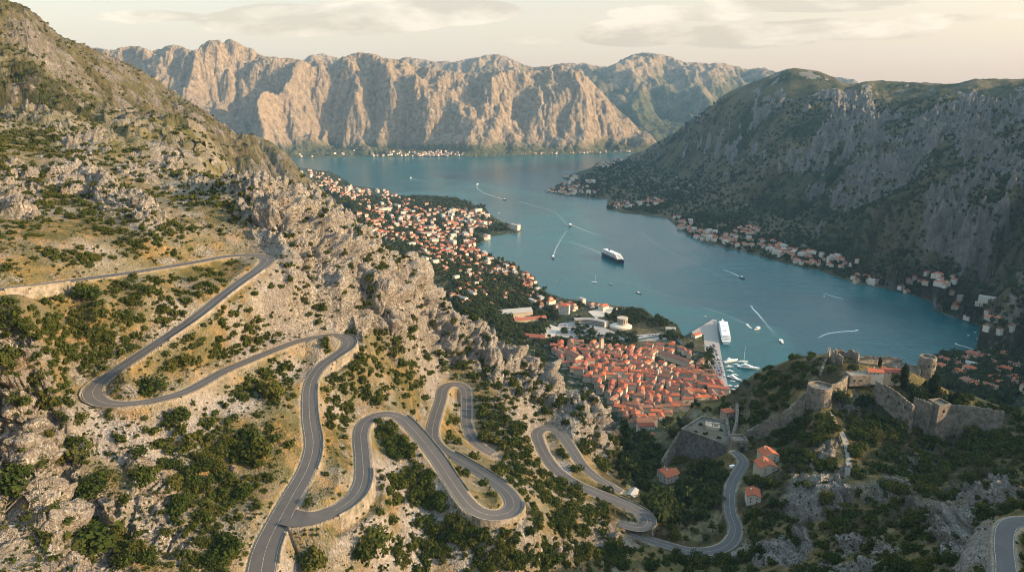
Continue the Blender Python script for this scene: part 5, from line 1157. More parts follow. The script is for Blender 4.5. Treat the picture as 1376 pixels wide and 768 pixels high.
for d_, p, side, k, sc in H[:NHI]:
    tone = ('orange-roofed', 'brown-roofed', 'dark red-roofed', 'brown-roofed', 'orange-roofed', 'dark red-roofed', 'brown-roofed', 'orange-roofed')[k % 8]
    u, v = project(p.x, p.y, p.z)
    if side == 'B': pl = 'on the flat land behind the fort hill, far right'
    elif side == 'R': pl = 'at the right-hand end of the opposite shore' if u > 1150 else 'in the long shore village under the dark mountain'
    else: pl = 'between trees on the near left shore' if v > 370 else 'in the dense quarter on the left shore'
    lab_ = tone + ' white house ' + pl
    if k in (5, 13): tone = 'grey-roofed'; lab_ = 'tall grey-roofed flats ' + pl
    place_house('shore', k, p.x, p.y, p.z, shore_rz(p), sc * (rng.uniform(.55, .8) if k in (5, 13) and side != 'L' else rng.uniform(.8, 1.1) if k in (5, 13) or rng.random() < .9 else rng.uniform(1.35, 1.6)), lab_, tone + ' houses ' + pl, 0)
# the rest of the villages, too many and too small to part: one object
def house_mass(name, L, label):
    V, Fq, Mi = [], [], []
    for p, rz, w, d, h, k in L:
        b = MB(); fl_ = k % 9 == 4
        if fl_: w, h = w * 1.3, h * 1.8
        b.box((0, 0, h / 2 - 2), (w, d, h + 4), 0, 3 + (k % 3)); rh = d * (.05 if fl_ else .28)
        b.add([(-w / 2, -d / 2, h + .05), (w / 2, -d / 2, h + .05), (w / 2, d / 2, h + .05), (-w / 2, d / 2, h + .05), (-w / 2 + 2, 0, h + rh), (w / 2 - 2, 0, h + rh)], [(0, 1, 5, 4), (2, 3, 4, 5), (1, 2, 5), (3, 0, 4)], 6 if fl_ else k % 3)
        c, s_ = math.cos(rz), math.sin(rz); n0 = len(V); V += [(x * c - y * s_ + p.x, x * s_ + y * c + p.y, z + p.z) for x, y, z in b.V]; Fq += [tuple(i + n0 for i in f) for f in b.F]; Mi += b.M
    return tag(link(name, raw_mesh(name, V, Fq, TILES + [M_WALL[1], M_WALL[1], M_WALL[2], M_GREYROOF], Mi)), label, None, None, 'stuff')
REST = [(p, shore_rz(p), rng.uniform(10, 18) * sc * (1 if rng.random() < .85 else 1.7), rng.uniform(9, 12) * sc, rng.uniform(6, 10) * sc, k) for d_, p, side, k, sc in H[NHI:]]
FARV = []
for u0, u1, v0, n_ in ((500, 560, 209, 26), (560, 590, 205, 30), (590, 640, 208, 14), (700, 735, 205, 14), (738, 796, 201, 90), (800, 860, 203, 14), (400, 495, 211, 7), (585, 608, 202, 26)):
    for q in range(n_):
        u = rng.uniform(u0, u1); x, y, z = at_z(u, 211.5, 0); s_ = float(x / y); ysh = float(farshore(np.array([s_ * 6800]))[0]); y = ysh + 30 + abs(rng.gauss(0, 1)) * 110 * (1.6 if u > 735 and u < 800 else 1); FARV.append((Vector((s_ * y, y, 6 + (y - ysh) * .13)), rng.random() * 3.1, rng.uniform(14, 26), rng.uniform(12, 16), rng.uniform(7, 12), rng.randrange(3)))
house_mass('distant_houses', REST + FARV, 'pale houses with tiled roofs crowding the distant shores')

# trees between the houses
PKZ = [(858, 424, 46, 9, 70), (840, 432, 22, 8, 30), (885, 436, 20, 6, 24), (730, 402, 16, 5, 14), (780, 412, 18, 4, 10), (750, 458, 22, 5, 14), (765, 447, 10, 4, 6), (905, 450, 10, 5, 8), (925, 462, 8, 8, 8), (944, 505, 5, 10, 10), (952, 520, 6, 8, 8), (835, 500, 4, 5, 4), (770, 470, 30, 3, 10), (810, 460, 40, 2.5, 12)]
n2 = 0
for u, v, a, b, n_ in PKZ:
    for q in range(n_):
        r = math.sqrt(rng.random()); an = rng.random() * 6.283; p = gpt(u + a * r * math.cos(an), v + b * r * math.sin(an))
        if p.z < 1 or not free(p.x, p.y, 2) or NTREE + n2 > 292: continue
        zl = 'in the dark waterfront park' if u in (858, 840, 885) else 'standing between buildings and car parks by the old town'
        add_tree(p.x, p.y, p.z, rng.uniform(5, 8.5), 'round-topped dark tree ' + zl, 'trees ' + zl); n2 += 1
WZ = [(700, 446, 30, 9, 60), (660, 430, 30, 10, 50), (735, 425, 20, 8, 26), (900, 455, 16, 4, 14), (775, 462, 50, 3, 30), (950, 490, 8, 18, 16), (870, 640, 35, 40, 60), (905, 680, 50, 30, 50), (850, 600, 16, 36, 30), (950, 650, 30, 30, 30), (520, 280, 60, 12, 350), (470, 272, 50, 12, 260), (560, 262 + 8, 60, 6, 160), (620, 276, 40, 8, 140), (648, 300, 14, 14, 60), (560, 300, 80, 24, 330), (600, 340, 60, 30, 320), (560, 345, 50, 20, 240), (650, 370, 50, 26, 330), (640, 405, 30, 22, 200), (690, 395, 26, 20, 160), (675, 306, 14, 4, 30), (440, 245, 30, 14, 160), (1290, 500, 60, 24, 300), (1350, 470, 40, 50, 260), (1340, 520, 50, 20, 220), (1250, 385, 70, 16, 160), (1180, 370, 60, 12, 150), (1060, 335, 90, 18, 240), (960, 306, 50, 16, 160), (860, 278, 50, 6, 90), (775, 250, 50, 10, 130), (820, 224, 40, 8, 70), (715, 400, 20, 14, 60)]
wp = []
for u, v, a, b, n_ in WZ:
    for q in range(int(n_ * 1.5)):
        r = math.sqrt(rng.random()); an = rng.random() * 6.283
        if v > 590:
            x, y, z = pix_to_ground([u + a * r * math.cos(an)], [v + b * r * math.sin(an)]); p = Vector((float(x[0]), float(y[0]), float(z[0])))
            if not math.isfinite(p.x) or not clear_of(*[np.array([float(e_)]) for e_ in project(p.x, p.y, p.z)])[0] or not road_clear(np.array([p.x]), np.array([p.y]), np.array([5.0]))[0]: continue
        else: p = gpt(u + a * r * math.cos(an), v + b * r * math.sin(an))
        if p.z < 1.2: continue
        wp.append((p.x, p.y, p.z, rng.uniform(5.5, 10)))
wp = np.array(wp); tk = np.array(TAKEN); ok = np.array([(((tk[:, 0] - a) ** 2 + (tk[:, 1] - b) ** 2) > (tk[:, 2] * .5 + c * .22) ** 2).all() for a, b, _, c in wp])
scatter_mesh('woodland', TRE_LO, wp[ok], M_TREE, 'dark trees filling the gaps between shore houses', 3)
# bushes of the long sunlit shoulder
n_ = 26000; s_ = nr_.uniform(-.9, -.2, n_); y_ = np.exp(nr_.uniform(math.log(560), math.log(3600), n_)); x_ = s_ * y_; z_ = surf_z(x_, y_); rk_ = surf_attr(rock, x_, y_)
ok = (z_ > 60) & (nr_.rand(n_) < np.clip(.30 + 1.3 * fbm(x_ * .008, y_ * .008, None, 4), .02, .9)) & (rk_ < .7); scatter_mesh('slope_bushes', [crown_arrays(140 + i, 3, 40, .24, .7) for i in range(4)], np.stack([x_, y_, z_ - .4, nr_.uniform(1.6, 4.6, n_) * (1 + y_ / 4000)], -1)[ok], M_SHRUB, 'low olive bushes over the long sunlit shoulder of the mountain', 6)
n_ = 3600; y_ = np.exp(nr_.uniform(math.log(880), math.log(2900), n_)); s_ = nr_.uniform(-.36, .06, n_); x_ = s_ * y_; z_ = surf_z(x_, y_)
ok = (z_ > 2.5) & (z_ < 260) & ~inside(x_, y_, OTW) & ~inside(x_, y_, BAY); ok[ok] = [(((tk[:, 0] - a) ** 2 + (tk[:, 1] - b) ** 2) > (tk[:, 2] * .6 + 3) ** 2).all() for a, b in zip(x_[ok], y_[ok])]
_pu, _pv = project(x_, y_, z_); ok &= ~((_pu > 738) & (_pv < 462) & (_pv > 428)); scatter_mesh('hillside_woods', TRE_LO, np.stack([x_, y_, z_, nr_.uniform(5, 9, n_)], -1)[ok], M_TREE, 'dark woods between the crags and the shore town', 5)
# woods on the flanks of the mountains: crowns that give the slopes their grain
n_ = 34000; s_ = nr_.uniform(.1, .86, n_); y_ = np.exp(nr_.uniform(math.log(1250), math.log(5600), n_)); x_ = s_ * y_; z_ = surf_z(x_, y_); rk_ = surf_attr(rock, x_, y_)
ok = (z_ > 6) & (z_ < 520) & ((rk_ < .45) | (nr_.rand(n_) < .16)) & (nr_.rand(n_) < .8); scatter_mesh('mountain_woods', TRE_LO[:3], np.stack([x_, y_, z_ - 1, nr_.uniform(3.5, 8, n_) * (1 + np.maximum(y_ - 2500, 0) / 4000)], -1)[ok], M_TREE, 'dense low woods over the shaded mountain', 4)

# ============================================================ fortress, walls
JAG = [.9 * math.sin(i * .7) * math.sin(i * 2.9) - (1.0 if i % 11 == 3 else 0) for i in range(64)]
def wall_run(name, top, thick, label, cat='wall', mat=None, depth=None, batter=0.0, merlon=False, group=None, openings=()):
    """a standing wall: top edge through (u, v, height) points, down into the ground"""
    mat = mat or M_STONE; P_ = [pt(*q) for q in top]; C = catmull(np.array([[p.x, p.y, p.z] for p in P_]), 9) if len(P_) > 2 else np.array([[*p] for p in P_])
    d = np.gradient(C[:, :2], axis=0); d /= np.linalg.norm(d, axis=1)[:, None]; N = np.stack([d[:, 1], -d[:, 0]], -1)
    g = surf_z(C[:, 0], C[:, 1]); bot = np.minimum(g, C[:, 2] - (depth or 3)) - 4
    o = empty(name, (float(C[0, 0]), float(C[0, 1]), float(g[0])), 0, label, cat, group); off = np.array([C[0, 0], C[0, 1], g[0]])
    b = MB(); R_ = []
    for i in range(len(C)):
        h = thick / 2; hb = h + batter * (C[i, 2] - bot[i]); jag = JAG[(i * 7 + len(C)) % 64]
        R_.append([(*(C[i, :2] + N[i] * hb - off[:2]), bot[i] - off[2]), (*(C[i, :2] + N[i] * h - off[:2]), C[i, 2] + jag - off[2]), (*(C[i, :2] - N[i] * h - off[:2]), C[i, 2] + jag - off[2]), (*(C[i, :2] - N[i] * hb - off[:2]), bot[i] - off[2])])
    b.loft(R_); b.build('masonry', mat, o)
    # parapet on the outer edge
    r = MB(); R2 = []
    for i in range(len(C)):
        q = C[i, :2] + N[i] * (thick / 2 - .3) - off[:2]; q2 = C[i, :2] + N[i] * (thick / 2 + .12) - off[:2]; z = C[i, 2] - off[2] + JAG[(i * 7 + len(C)) % 64]
        R2.append([(*q2, z - .8), (*q2, z + 1.1), (*q, z + 1.1), (*q, z - .8)])
    r.loft(R2); r.build('parapet', M_PARA, o)
    for u, v, z in openings:
        p = pt(u, v, z); k = int(np.argmin(np.hypot(C[:, 0] - p.x, C[:, 1] - p.y))); best = None
        for sg in (1, -1):
            n_ = N[k] * sg
            if n_[1] < 0: best = n_
        a = math.atan2(d[k][1], d[k][0]); m = MB(); c = C[k, :2] + best * (thick / 2 + batter * 4 + .05) - off[:2]
        m.box((c[0], c[1], p.z - off[2]), (2.2, .5, 3.0), a); m.build('arched_opening', M_DARK, o)
    return o
def tower(name, u, v, ztop, r0, r1, label, n=20, cat='tower', mat=None, hollow=True, square=False, rz=0.0, depth=20, doors=()):
    mat = mat or M_STONE; p = pt(u, v, ztop); g = min(float(surf_z(p.x, p.y)[0]), ztop - 3) - 4; o = empty(name, (p.x, p.y, g), rz, label, cat)
    n = 4 if square else n; a0 = math.pi / 4 if square else 0; H_ = ztop - g
    def ring(r, z, jag=0): return [(r * math.cos(a0 + 2 * math.pi * i / n), r * math.sin(a0 + 2 * math.pi * i / n), z + jag * math.sin(i * 1.9)) for i in range(n)]
    b = MB(); b.loft([ring(r1, 0), ring(r0, H_, .3)] + ([ring(r0 - 1.4, H_, .3), ring(r0 - 1.4, H_ - 2.2)] if hollow else []), 0, True); b.build('masonry', mat, o)
    c = MB(); c.loft([ring(r0 + .02, H_ - 2.6), ring(r0 + .45, H_ - 2.3), ring(r0 + .45, H_ - 1.9), ring(r0 + .02, H_ - 1.7)], 0, False); c.build('string_course', M_PARA, o)
    for a, z in doors:
        m = MB(); m.box(((r0 + .15) * math.cos(a), (r0 + .15) * math.sin(a), H_ - z), (.8, 1.6, 2.6), a); m.build('window', M_DARK, o)
    return o
# keep: broken ring
p = pt(1137, 474, 238); g = 222; o = empty('ruined_keep', (p.x, p.y, g), 0, 'ruined open ring of tall stone wall crowning the fort hill, broken open towards the viewer', 'ruin')
b = MB(); angs = np.linspace(R(-55), R(232), 26); rr0, rr1 = 13.5, 11.8; ring_ = []
for i, a in enumerate(angs):
    hh = 16.5 + 1.2 * math.sin(i * 1.7) - (3 if 9 < i < 13 else 0); c_, s_ = math.cos(a), math.sin(a); ring_.append([(rr0 * 1.08 * c_, rr0 * 1.08 * s_, -4), (rr0 * c_, rr0 * s_, hh), (rr1 * c_, rr1 * s_, hh), (rr1 * c_, rr1 * s_, -4)])
b.loft(ring_); b.build('ring_wall', M_STONE, o)
b = MB(); b.box((-13.6, -5, 9), (2.6, 4.5, 24), R(20), 0, .55); b.build('broken_pier', M_STONE, o); b = MB(); b.box((14.2, -7.5, 6), (3.4, 3.6, 16), R(-20), 0, .8); b.build('broken_pier', M_STONE, o)
wall_run('rampart', [(1152, 484, 233), (1180, 484, 232), (1210, 486, 231), (1238, 494, 229)], 3.5, 'broad sloping stone rampart between the ruined keep and the right-hand tower', batter=.5)
wall_run('back_wall', [(1160, 478, 236), (1195, 480, 235), (1212, 483, 233)], 1.8, 'low brown back wall of the fortress seen against the water')
tower('round_tower', 1247.5, 478.5, 240, 8.2, 9.2, 'round hollow tower at the right end of the fortress with the bay behind it', doors=((R(250), 8), (R(290), 8)))
wall_run('spur_wall', [(1115, 466, 236), (1110, 482, 229), (1103, 500, 222)], 1.8, 'steep stone spur wall running down left from the ruined keep', batter=.1)
tower('round_bastion', 1102, 517, 226, 11.4, 13.8, 'low round bastion at the left end of the fortress, above the footpath', depth=20, doors=((R(262), 9), (R(300), 9)))
wall_run('curtain_wall', [(1117, 516, 228), (1128, 513, 228.5), (1138, 505, 230)], 2.6, 'curved curtain wall joining the round bastion to the inner buildings', batter=.04, openings=((1126, 522, 222),))
wall_run('curtain_wall', [(1178, 511, 229), (1197, 522, 226), (1215, 534, 222.5), (1228, 545, 219)], 2.6, 'long descending curtain wall with dark arched openings below the red-roofed fort house', batter=.05, openings=((1193, 532, 218), (1210, 541, 215.5), (1218, 546, 214.5)))
wall_run('curtain_wall', [(1229, 533, 222), (1243, 538, 221), (1254, 544, 220)], 2.6, 'short wall between the descending curtain wall and the square gate tower', batter=.04)
tower('square_tower', 1263, 539, 222, 9.8, 12.2, 'square stone tower with battered foot in the middle of the right-hand wall', square=True, rz=R(12), doors=((R(250), 6),))
wall_run('curtain_wall', [(1274, 543, 220.5), (1300, 546, 220), (1328, 549, 219.8), (1350, 553, 219.5)], 3.0, 'straight high wall running right from the square tower to the edge of the hill', batter=.05)
wall_run('climbing_wall', [(1004, 579, 172), (1018, 571, 178), (1036, 562, 188), (1052, 554, 198), (1068, 541, 208), (1082, 527, 219)], 2.6, 'long stone wall climbing from the gate tower up to the round bastion', batter=.04)
wall_run('climbing_wall', [(980, 583, 168), (978, 570, 166), (976, 558, 160), (982, 552, 158)], 2.0, 'short wall climbing behind the gate tower towards the old town side', batter=.05)
wall_run('cliff_wall', [(984, 583, 170), (989, 568, 172), (991, 552, 172), (990, 541, 170)], 2.4, 'pale crumbling wall strip above the gate, on the flank of the fort hill', batter=.1)
tower('gate_tower', 992, 587, 179, 10.4, 11.4, 'square stone gate tower where the lower road ends, with a dark arch', square=True, rz=R(4), hollow=True)
gt = bpy.data.objects['gate_tower']; m = MB(); m.box((1.5, -7.9, 9.6), (4.0, 1.2, 6.5)); m.cyl((1.5, -8.5, 12.6), 2, 2, .1, 12); m.build('gate_arch', M_DARK, gt)
m = MB(); m.box((-3, -7.6, 15), (1.2, .8, 1.6)); m.build('window', M_DARK, gt)
# great bastion: battered front, platform, low rear walls
def prism(name, L, zt, zb, out, mat, parent=None, loc=None, lab=None):
    """outline through (u, v) at the height zt; foot at zb, pushed outwards by out"""
    T_ = [pt(u, v, zt) for u, v in L]; c = sum((q for q in T_), Vector()) / len(T_); B_ = []
    for q in T_: d_ = (q - c); d_.z = 0; B_.append(q + d_.normalized() * out + Vector((0, 0, zb - zt)))
    n_ = len(L); V = [tuple(q - Vector(loc)) for q in T_ + B_] if loc is not None else [tuple(q) for q in T_ + B_]
    return link(name, raw_mesh(name, V, [tuple(range(n_))] + [(i + n_, (i + 1) % n_ + n_, (i + 1) % n_, i) for i in range(n_)], [mat]), parent)
BA = [(915, 577), (940, 585), (962, 593), (978, 600), (982, 586), (978, 570), (962, 563), (942, 560)]
bp = pt(945, 620, 140); o = empty('bastion', bp, 0, 'huge dark bastion with a tall battered face between the wooded gully and the gate tower', 'bastion')
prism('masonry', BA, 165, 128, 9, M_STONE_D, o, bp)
q1 = [pt(u, v, 165) for u, v in BA]
for nm, L in (('parapet', q1[:4]), ('parapet', q1[3:] + q1[:1])):
    b = MB(); c = sum(q1, Vector()) / len(q1); R2 = []
    for q in L: d_ = (c - q); d_.z = 0; d_.normalize(); a, e = q - bp, q + d_ * 1.6 - bp; R2.append([(a.x, a.y, a.z - .5), (a.x, a.y, a.z + 1.6), (e.x, e.y, e.z + 1.6), (e.x, e.y, e.z - .5)])
    b.loft(R2); b.build(nm, M_PARA, o)
prism('platform', [(922, 576), (945, 583), (975, 595), (972, 572), (944, 564)], 165.3, 164.6, 0, flat('packed_earth', (0.12, 0.105, 0.075), .95, .4, .12), o, bp)
for u, v, w in ((935, 580, 8), (948, 583, 9), (966, 589, 9), (969, 578, 8), (952, 568, 7), (941, 570, 8)): _p = pt(u, v, 165.2); add_shrub(_p.x, _p.y, _p.z, w / 2 * .72, 'green bush growing on top of the great bastion', 'bushes on the great bastion')
pp = pt(957, 575, 165); h_ = empty('guardhouse', pp, R(-20), 'small roofless guardhouse on top of the great bastion', 'ruin'); b = MB()
for c, d in (((0, -4, 1.6), (14, 1.6, 4.4)), ((0, 4, 2.2), (14, 1.6, 5.4)), ((-6.5, 0, 2.3), (1.6, 9.6, 5.8)), ((6.5, 0, 1.3), (1.6, 9.6, 3.4)), ((-3.4, 0, 3.8), (6, 9, .5)), ((1, 0, 1.2), (1.2, 7, 3.6))): b.box(c, d)
b.build('wall', M_WALL[2], h_)
wall_run('bastion_wing', [(913, 580, 160), (905, 594, 150), (896, 608, 143), (888, 622, 138)], 2.2, 'low crumbling wall descending left of the great bastion into the gully', batter=.15)
# fort houses
landmark(1174, 507, 226, 15, 10, 8, R(-8), False, TILES[0], M_WALL[1], 'white house with an orange-red roof inside the fortress, left of the pair', nwin=3)
landmark(1196, 507, 225, 20, 12, 8, R(-14), False, TILES[2], M_WALL[2], 'wider fort house with a red-brown roof, right of the pair', nwin=4)
p = pt(1151, 512, 222); o = empty('casemate', p, R(4), 'flat-topped stone casemate block left of the fort houses', 'building'); b = MB(); b.box((0, 0, 3), (23, 13, 11), 0, 0, .96); b.build('wall', M_STONE, o); b = MB(); b.box((0, 0, 8.8), (21, 11, .6)); b.build('roof', M_PARA, o)
for k in (-6, 1): m = MB(); m.box((k, -6.5, 3.5), (1.4, .5, 2)); m.build('window', M_DARK, o)
# cypresses
for u, v, h, lab in ((1213, 519, 27, 'dark cypress standing just right of the red-brown fort house'), (1251, 540, 36, 'tallest dark cypress, in front of the round tower and left of the square tower'), (1284, 545, 18, 'cypress just behind the high wall right of the square tower'), (1182, 492, 12, 'small dark cypress between the rampart and the fort houses'), (1240, 538, 24, 'dark cypress touching the left side of the tallest one'), (1276, 543, 14, 'shortest cypress behind the square tower')):
    x, y, z = pix_to_ground([u], [v]); x, y, z = float(x[0]), float(y[0]), float(z[0]); o = empty('cypress', (x, y, z - .3), rng.random() * 6, lab, 'tree'); s_ = h / 2.75 * .93; s_ = h * math.hypot(x, y) / F / 2.75 if False else h * 700 / F / 2.6 ; o.scale = (s_ * 1.7, s_ * 1.7, s_ * 1.2); link('crown', CYP_ME[rng.randrange(2)], o); link('trunk', TRUNK_ME, o)
for u, v, w, lab in ((1202, 519, 22, 'round dark tree against the front of the fort houses'), (1145, 500, 17, 'broad green tree in the court below the ruined keep'), (1235, 540, 30, 'large round tree among the cypresses'), (1262, 540, 26, 'round olive tree right behind the square tower'), (1228, 530, 24, 'round dark tree behind the short wall'), (1160, 548, 24, 'dark round tree under the descending curtain wall'), (1132, 545, 30, 'dark tree at the foot of the curved curtain wall')):
    x, y, z = pix_to_ground([u], [v]); add_tree(float(x[0]), float(y[0]), float(z[0]), w / 2 * math.hypot(x[0], y[0]) / F, lab, None)

# ---- walls that hold the roads, and their parapets
def road_wall(k, a, b, side, label, h=7.0, para=True):
    C = ROADS[k]; n = len(C); c = C[int(a * n):int(b * n)]; N = frame(c) * side; o = empty('retaining_wall', (float(c[0, 0]), float(c[0, 1]), float(c[0, 2])), 0, label, 'wall'); off = c[0, :3]
    def sec(e0, e1, z0, z1, e2=None):
        b_ = MB(); R_ = []
        for i in range(0, len(c), 2):
            p0 = c[i, :2] + N[i] * (c[i, 3] / 2 + e0) - off[:2]; p1 = c[i, :2] + N[i] * (c[i, 3] / 2 + e1) - off[:2]; p2 = c[i, :2] + N[i] * (c[i, 3] / 2 + (e1 if e2 is None else e2)) - off[:2]; z = c[i, 2] - off[2]
            R_.append([(*p0, z + z0), (*p0, z + z1), (*p1, z + z1), (*p2, z + z0)])
        b_.loft(R_); return b_
    sec(.55, 1.35, -h, .04, 2.2).build('masonry', M_PARA, o)
    if para: sec(.95, 1.33, -.1, .8).build('parapet', M_PARA, o)
    return o
for k, p_, q_, sd, lab, h in RW:
    i, j = road_range(k, p_, q_); n_ = len(ROADS[k])
    road_wall(k, (i + .01) / n_, (j + .01) / n_, sd, lab, h)

# footpath up to the bastion
_f = np.array([(1116, 553, 2.5), (1122, 566, 3.5), (1132, 583, 5), (1138, 600, 5.5), (1141, 618, 5.5), (1138, 640, 4)], float); _x, _y, _z = pix_to_ground(_f[:, 0], _f[:, 1]); fp = catmull(np.stack([_x, _y, _z, _f[:, 2]], -1), 8)
for _k in range(6): fp[1:-1] = (fp[:-2] + 2 * fp[1:-1] + fp[2:]) / 4
fp[:, 2] = np.maximum(fp[:, 2], surf_z(fp[:, 0], fp[:, 1])) + .6
Wf = fp[:, 3:4] / 2; N_ = frame(fp); offs = Wf * np.linspace(-1, 1, 5)[None]; X_ = fp[:, 0:1] + N_[:, 0:1] * offs; Y_ = fp[:, 1:2] + N_[:, 1:2] * offs
tag(grid_mesh('footpath', X_, Y_, np.maximum(surf_z(X_.ravel(), Y_.ravel()).reshape(X_.shape), fp[:, 2:3] - 1) + .4, flat('path_dust', (0.21, 0.19, 0.16), .95, .2, .3), dict(across=offs * 0)), kind='structure')

# ============================================================ harbour
q = [(929, 446), (958, 428.5), (963.5, 429.5), (964, 447), (971, 487), (979, 521), (989, 536), (975, 537), (958, 505), (944, 474), (938, 456)]
qw = [gpt(u, v, 2.6) for u, v in q]; n_ = len(q)
me = raw_mesh('quay', [tuple(a) for a in qw] + [(a.x, a.y, -6) for a in qw], [tuple(range(n_))[::-1], tuple(range(n_))] + [(i, (i + 1) % n_, (i + 1) % n_ + n_, i + n_) for i in range(n_)], [M_CONC]); 
me = raw_mesh('quay', [tuple(a) for a in qw] + [(a.x, a.y, -6) for a in qw], [tuple(range(n_))] + [(i + n_, (i + 1) % n_ + n_, (i + 1) % n_, i) for i in range(n_)], [M_CONC]); tag(link('quay', me), kind='structure')
# sea front strip and car parks, canal
def slab(name, L, z, mat, kind='structure'):
    w = [gpt(u, v, z) for u, v in L]; k = len(L); return tag(link(name, raw_mesh(name, [tuple(a) for a in w] + [(a.x, a.y, z - 6) for a in w], [tuple(range(k))] + [(i + k, (i + 1) % k + k, (i + 1) % k, i) for i in range(k)], [mat])), kind=kind)
slab('car_park_ground', [(742, 449), (752, 434), (780, 431), (812, 440), (826, 446), (822, 458), (790, 460)], 7.4, flat('pale_asphalt', (0.26, 0.25, 0.235), .9, .12, .05))
slab('square_ground', [(712, 449), (740, 436), (752, 440), (745, 450), (728, 456)], 8.6, flat('pale_paving', (0.42, 0.38, 0.33), .9, .1, .05))
slab('road', [(826, 452), (900, 446), (914, 452), (905, 455), (828, 459)], 6.8, flat('pale_asphalt', (0.26, 0.25, 0.235)))
slab('waterfront_paving', [(790, 418), (820, 412), (830, 414), (812, 424), (800, 427)], 4.9, flat('pale_paving', (0.42, 0.38, 0.33)))
slab('canal', [(812, 460), (850, 456), (885, 450), (908, 452), (918, 459), (914, 461), (905, 454.5), (885, 452.6), (850, 458.6), (815, 462.5)], 6.9, flat('canal_water', (0.02, 0.04, 0.04), .3, .1))

# cars
def car_mesh(col, k):
    b = MB(); L_, Wd = 4.5, 1.85
    sec = lambda x, z0, z1, w: [(x, -w / 2, z0), (x, -w / 2 * .96, z1), (x, w / 2 * .96, z1), (x, w / 2, z0)]
    b.loft([sec(-2.25, .35, .8, Wd * .9), sec(-2.1, .3, .95, Wd), sec(-1, .3, 1.0, Wd), sec(1, .3, .95, Wd), sec(2.0, .3, .8, Wd), sec(2.25, .35, .65, Wd * .88)], 0)
    b.loft([sec(-1.7, .98, 1.02, Wd * .9), sec(-1.25, .98, 1.42, Wd * .8), sec(.35, .98, 1.46, Wd * .8), sec(1.05, .98, 1.0, Wd * .9)], 1)
    b.box((-.4, 0, 1.47), (1.5, Wd * .74, .08), 0, 0)
    for x in (-1.4, 1.4):
        for y in (-.9, .9): b.loft([[(x + .33 * math.cos(a * .785), y + s_, .33 + .33 * math.sin(a * .785)) for a in range(8)] for s_ in (-.1, .1)], 2)
    return raw_mesh('parked_car', b.V, b.F, [flat('car_' + k, col, .35, .05, .3, .5), M_GLASS, flat('tyre', (.02, .02, .02), .9)], b.M)
CARS = [(car_mesh(c, k), k) for c, k in (((.7, .7, .7), 'white'), ((.30, .31, .33), 'grey'), ((.03, .03, .035), 'black'), ((.35, .05, .04), 'red'), ((.05, .09, .20), 'blue'), ((.5, .5, .5), 'silver'))]
def add_car(p, rz, pl):
    me, k = CARS[rng.choice((0, 0, 0, 1, 2, 2, 3, 4, 5, 5))]; o = link('parked_car', me, None, p); o.rotation_euler.z = rz; o.scale = (1.15,) * 3
    tag(o, k + ' car parked ' + pl, 'car', k + ' cars parked ' + pl)
def car_rows(u0, v0, u1, v1, z, n_, pl, fill=.85):
    a, b = gpt(u0, v0, z), gpt(u1, v1, z); rz = math.atan2(b.y - a.y, b.x - a.x) + R(90)
    for i in range(n_):
        if rng.random() < fill: add_car(a.lerp(b, (i + .5) / n_), rz + rng.uniform(-.04, .04), pl)
for k in range(3): car_rows(950.5 + k * 4, 464 - k, 966 + k * 3.4, 509 - k, 2.62, 46, 'in the rows on the long quay', .88)
for r in range(6): car_rows(754 + r * 3, 436.5 + r * 3.4, 800 + r * 4.6, 440 + r * 3.4, 7.42, 24, 'in the big car park by the old town', .8)
car_rows(832, 453.5, 900, 448.5, 6.82, 16, 'along the road beside the canal', .6)
pv = pt(988, 628, 171); 
x, y, z = pix_to_ground([984.5], [629]); o = empty('parked_van', (float(x[0]), float(y[0]), float(z[0]) + .1), R(20), 'white van parked on the verge just before the stone gate', 'van'); o.scale = (1.3,) * 3
b = MB(); sec = lambda x, z0, z1, w: [(x, -w / 2, z0), (x, -w / 2 * .94, z1), (x, w / 2 * .94, z1), (x, w / 2, z0)]
b.loft([sec(-2.6, .4, 2.1, 1.9), sec(-2.4, .35, 2.25, 2), sec(1.2, .35, 2.25, 2), sec(1.9, .35, 1.3, 2), sec(2.6, .4, 1.05, 1.85)]); b.build('body', M_WHITE, o)
b = MB(); b.add([(1.22, -.86, 2.12), (1.22, .86, 2.12), (1.86, .9, 1.36), (1.86, -.9, 1.36)], [(0, 3, 2, 1)]); [b.box((.6, s_ * .985, 1.75), (1.0, .06, .55)) for s_ in (-1, 1)]; b.build('windscreen', M_GLASS, o)
for xx in (-1.6, 1.7):
    for yy in (-.95, .95): b = MB(); b.loft([[(xx + .36 * math.cos(a * .628), yy + s_, .36 + .36 * math.sin(a * .628)) for a in range(10)] for s_ in (-.12, .12)]); b.build('wheel', flat('tyre', (.02, .02, .02), .9), o)

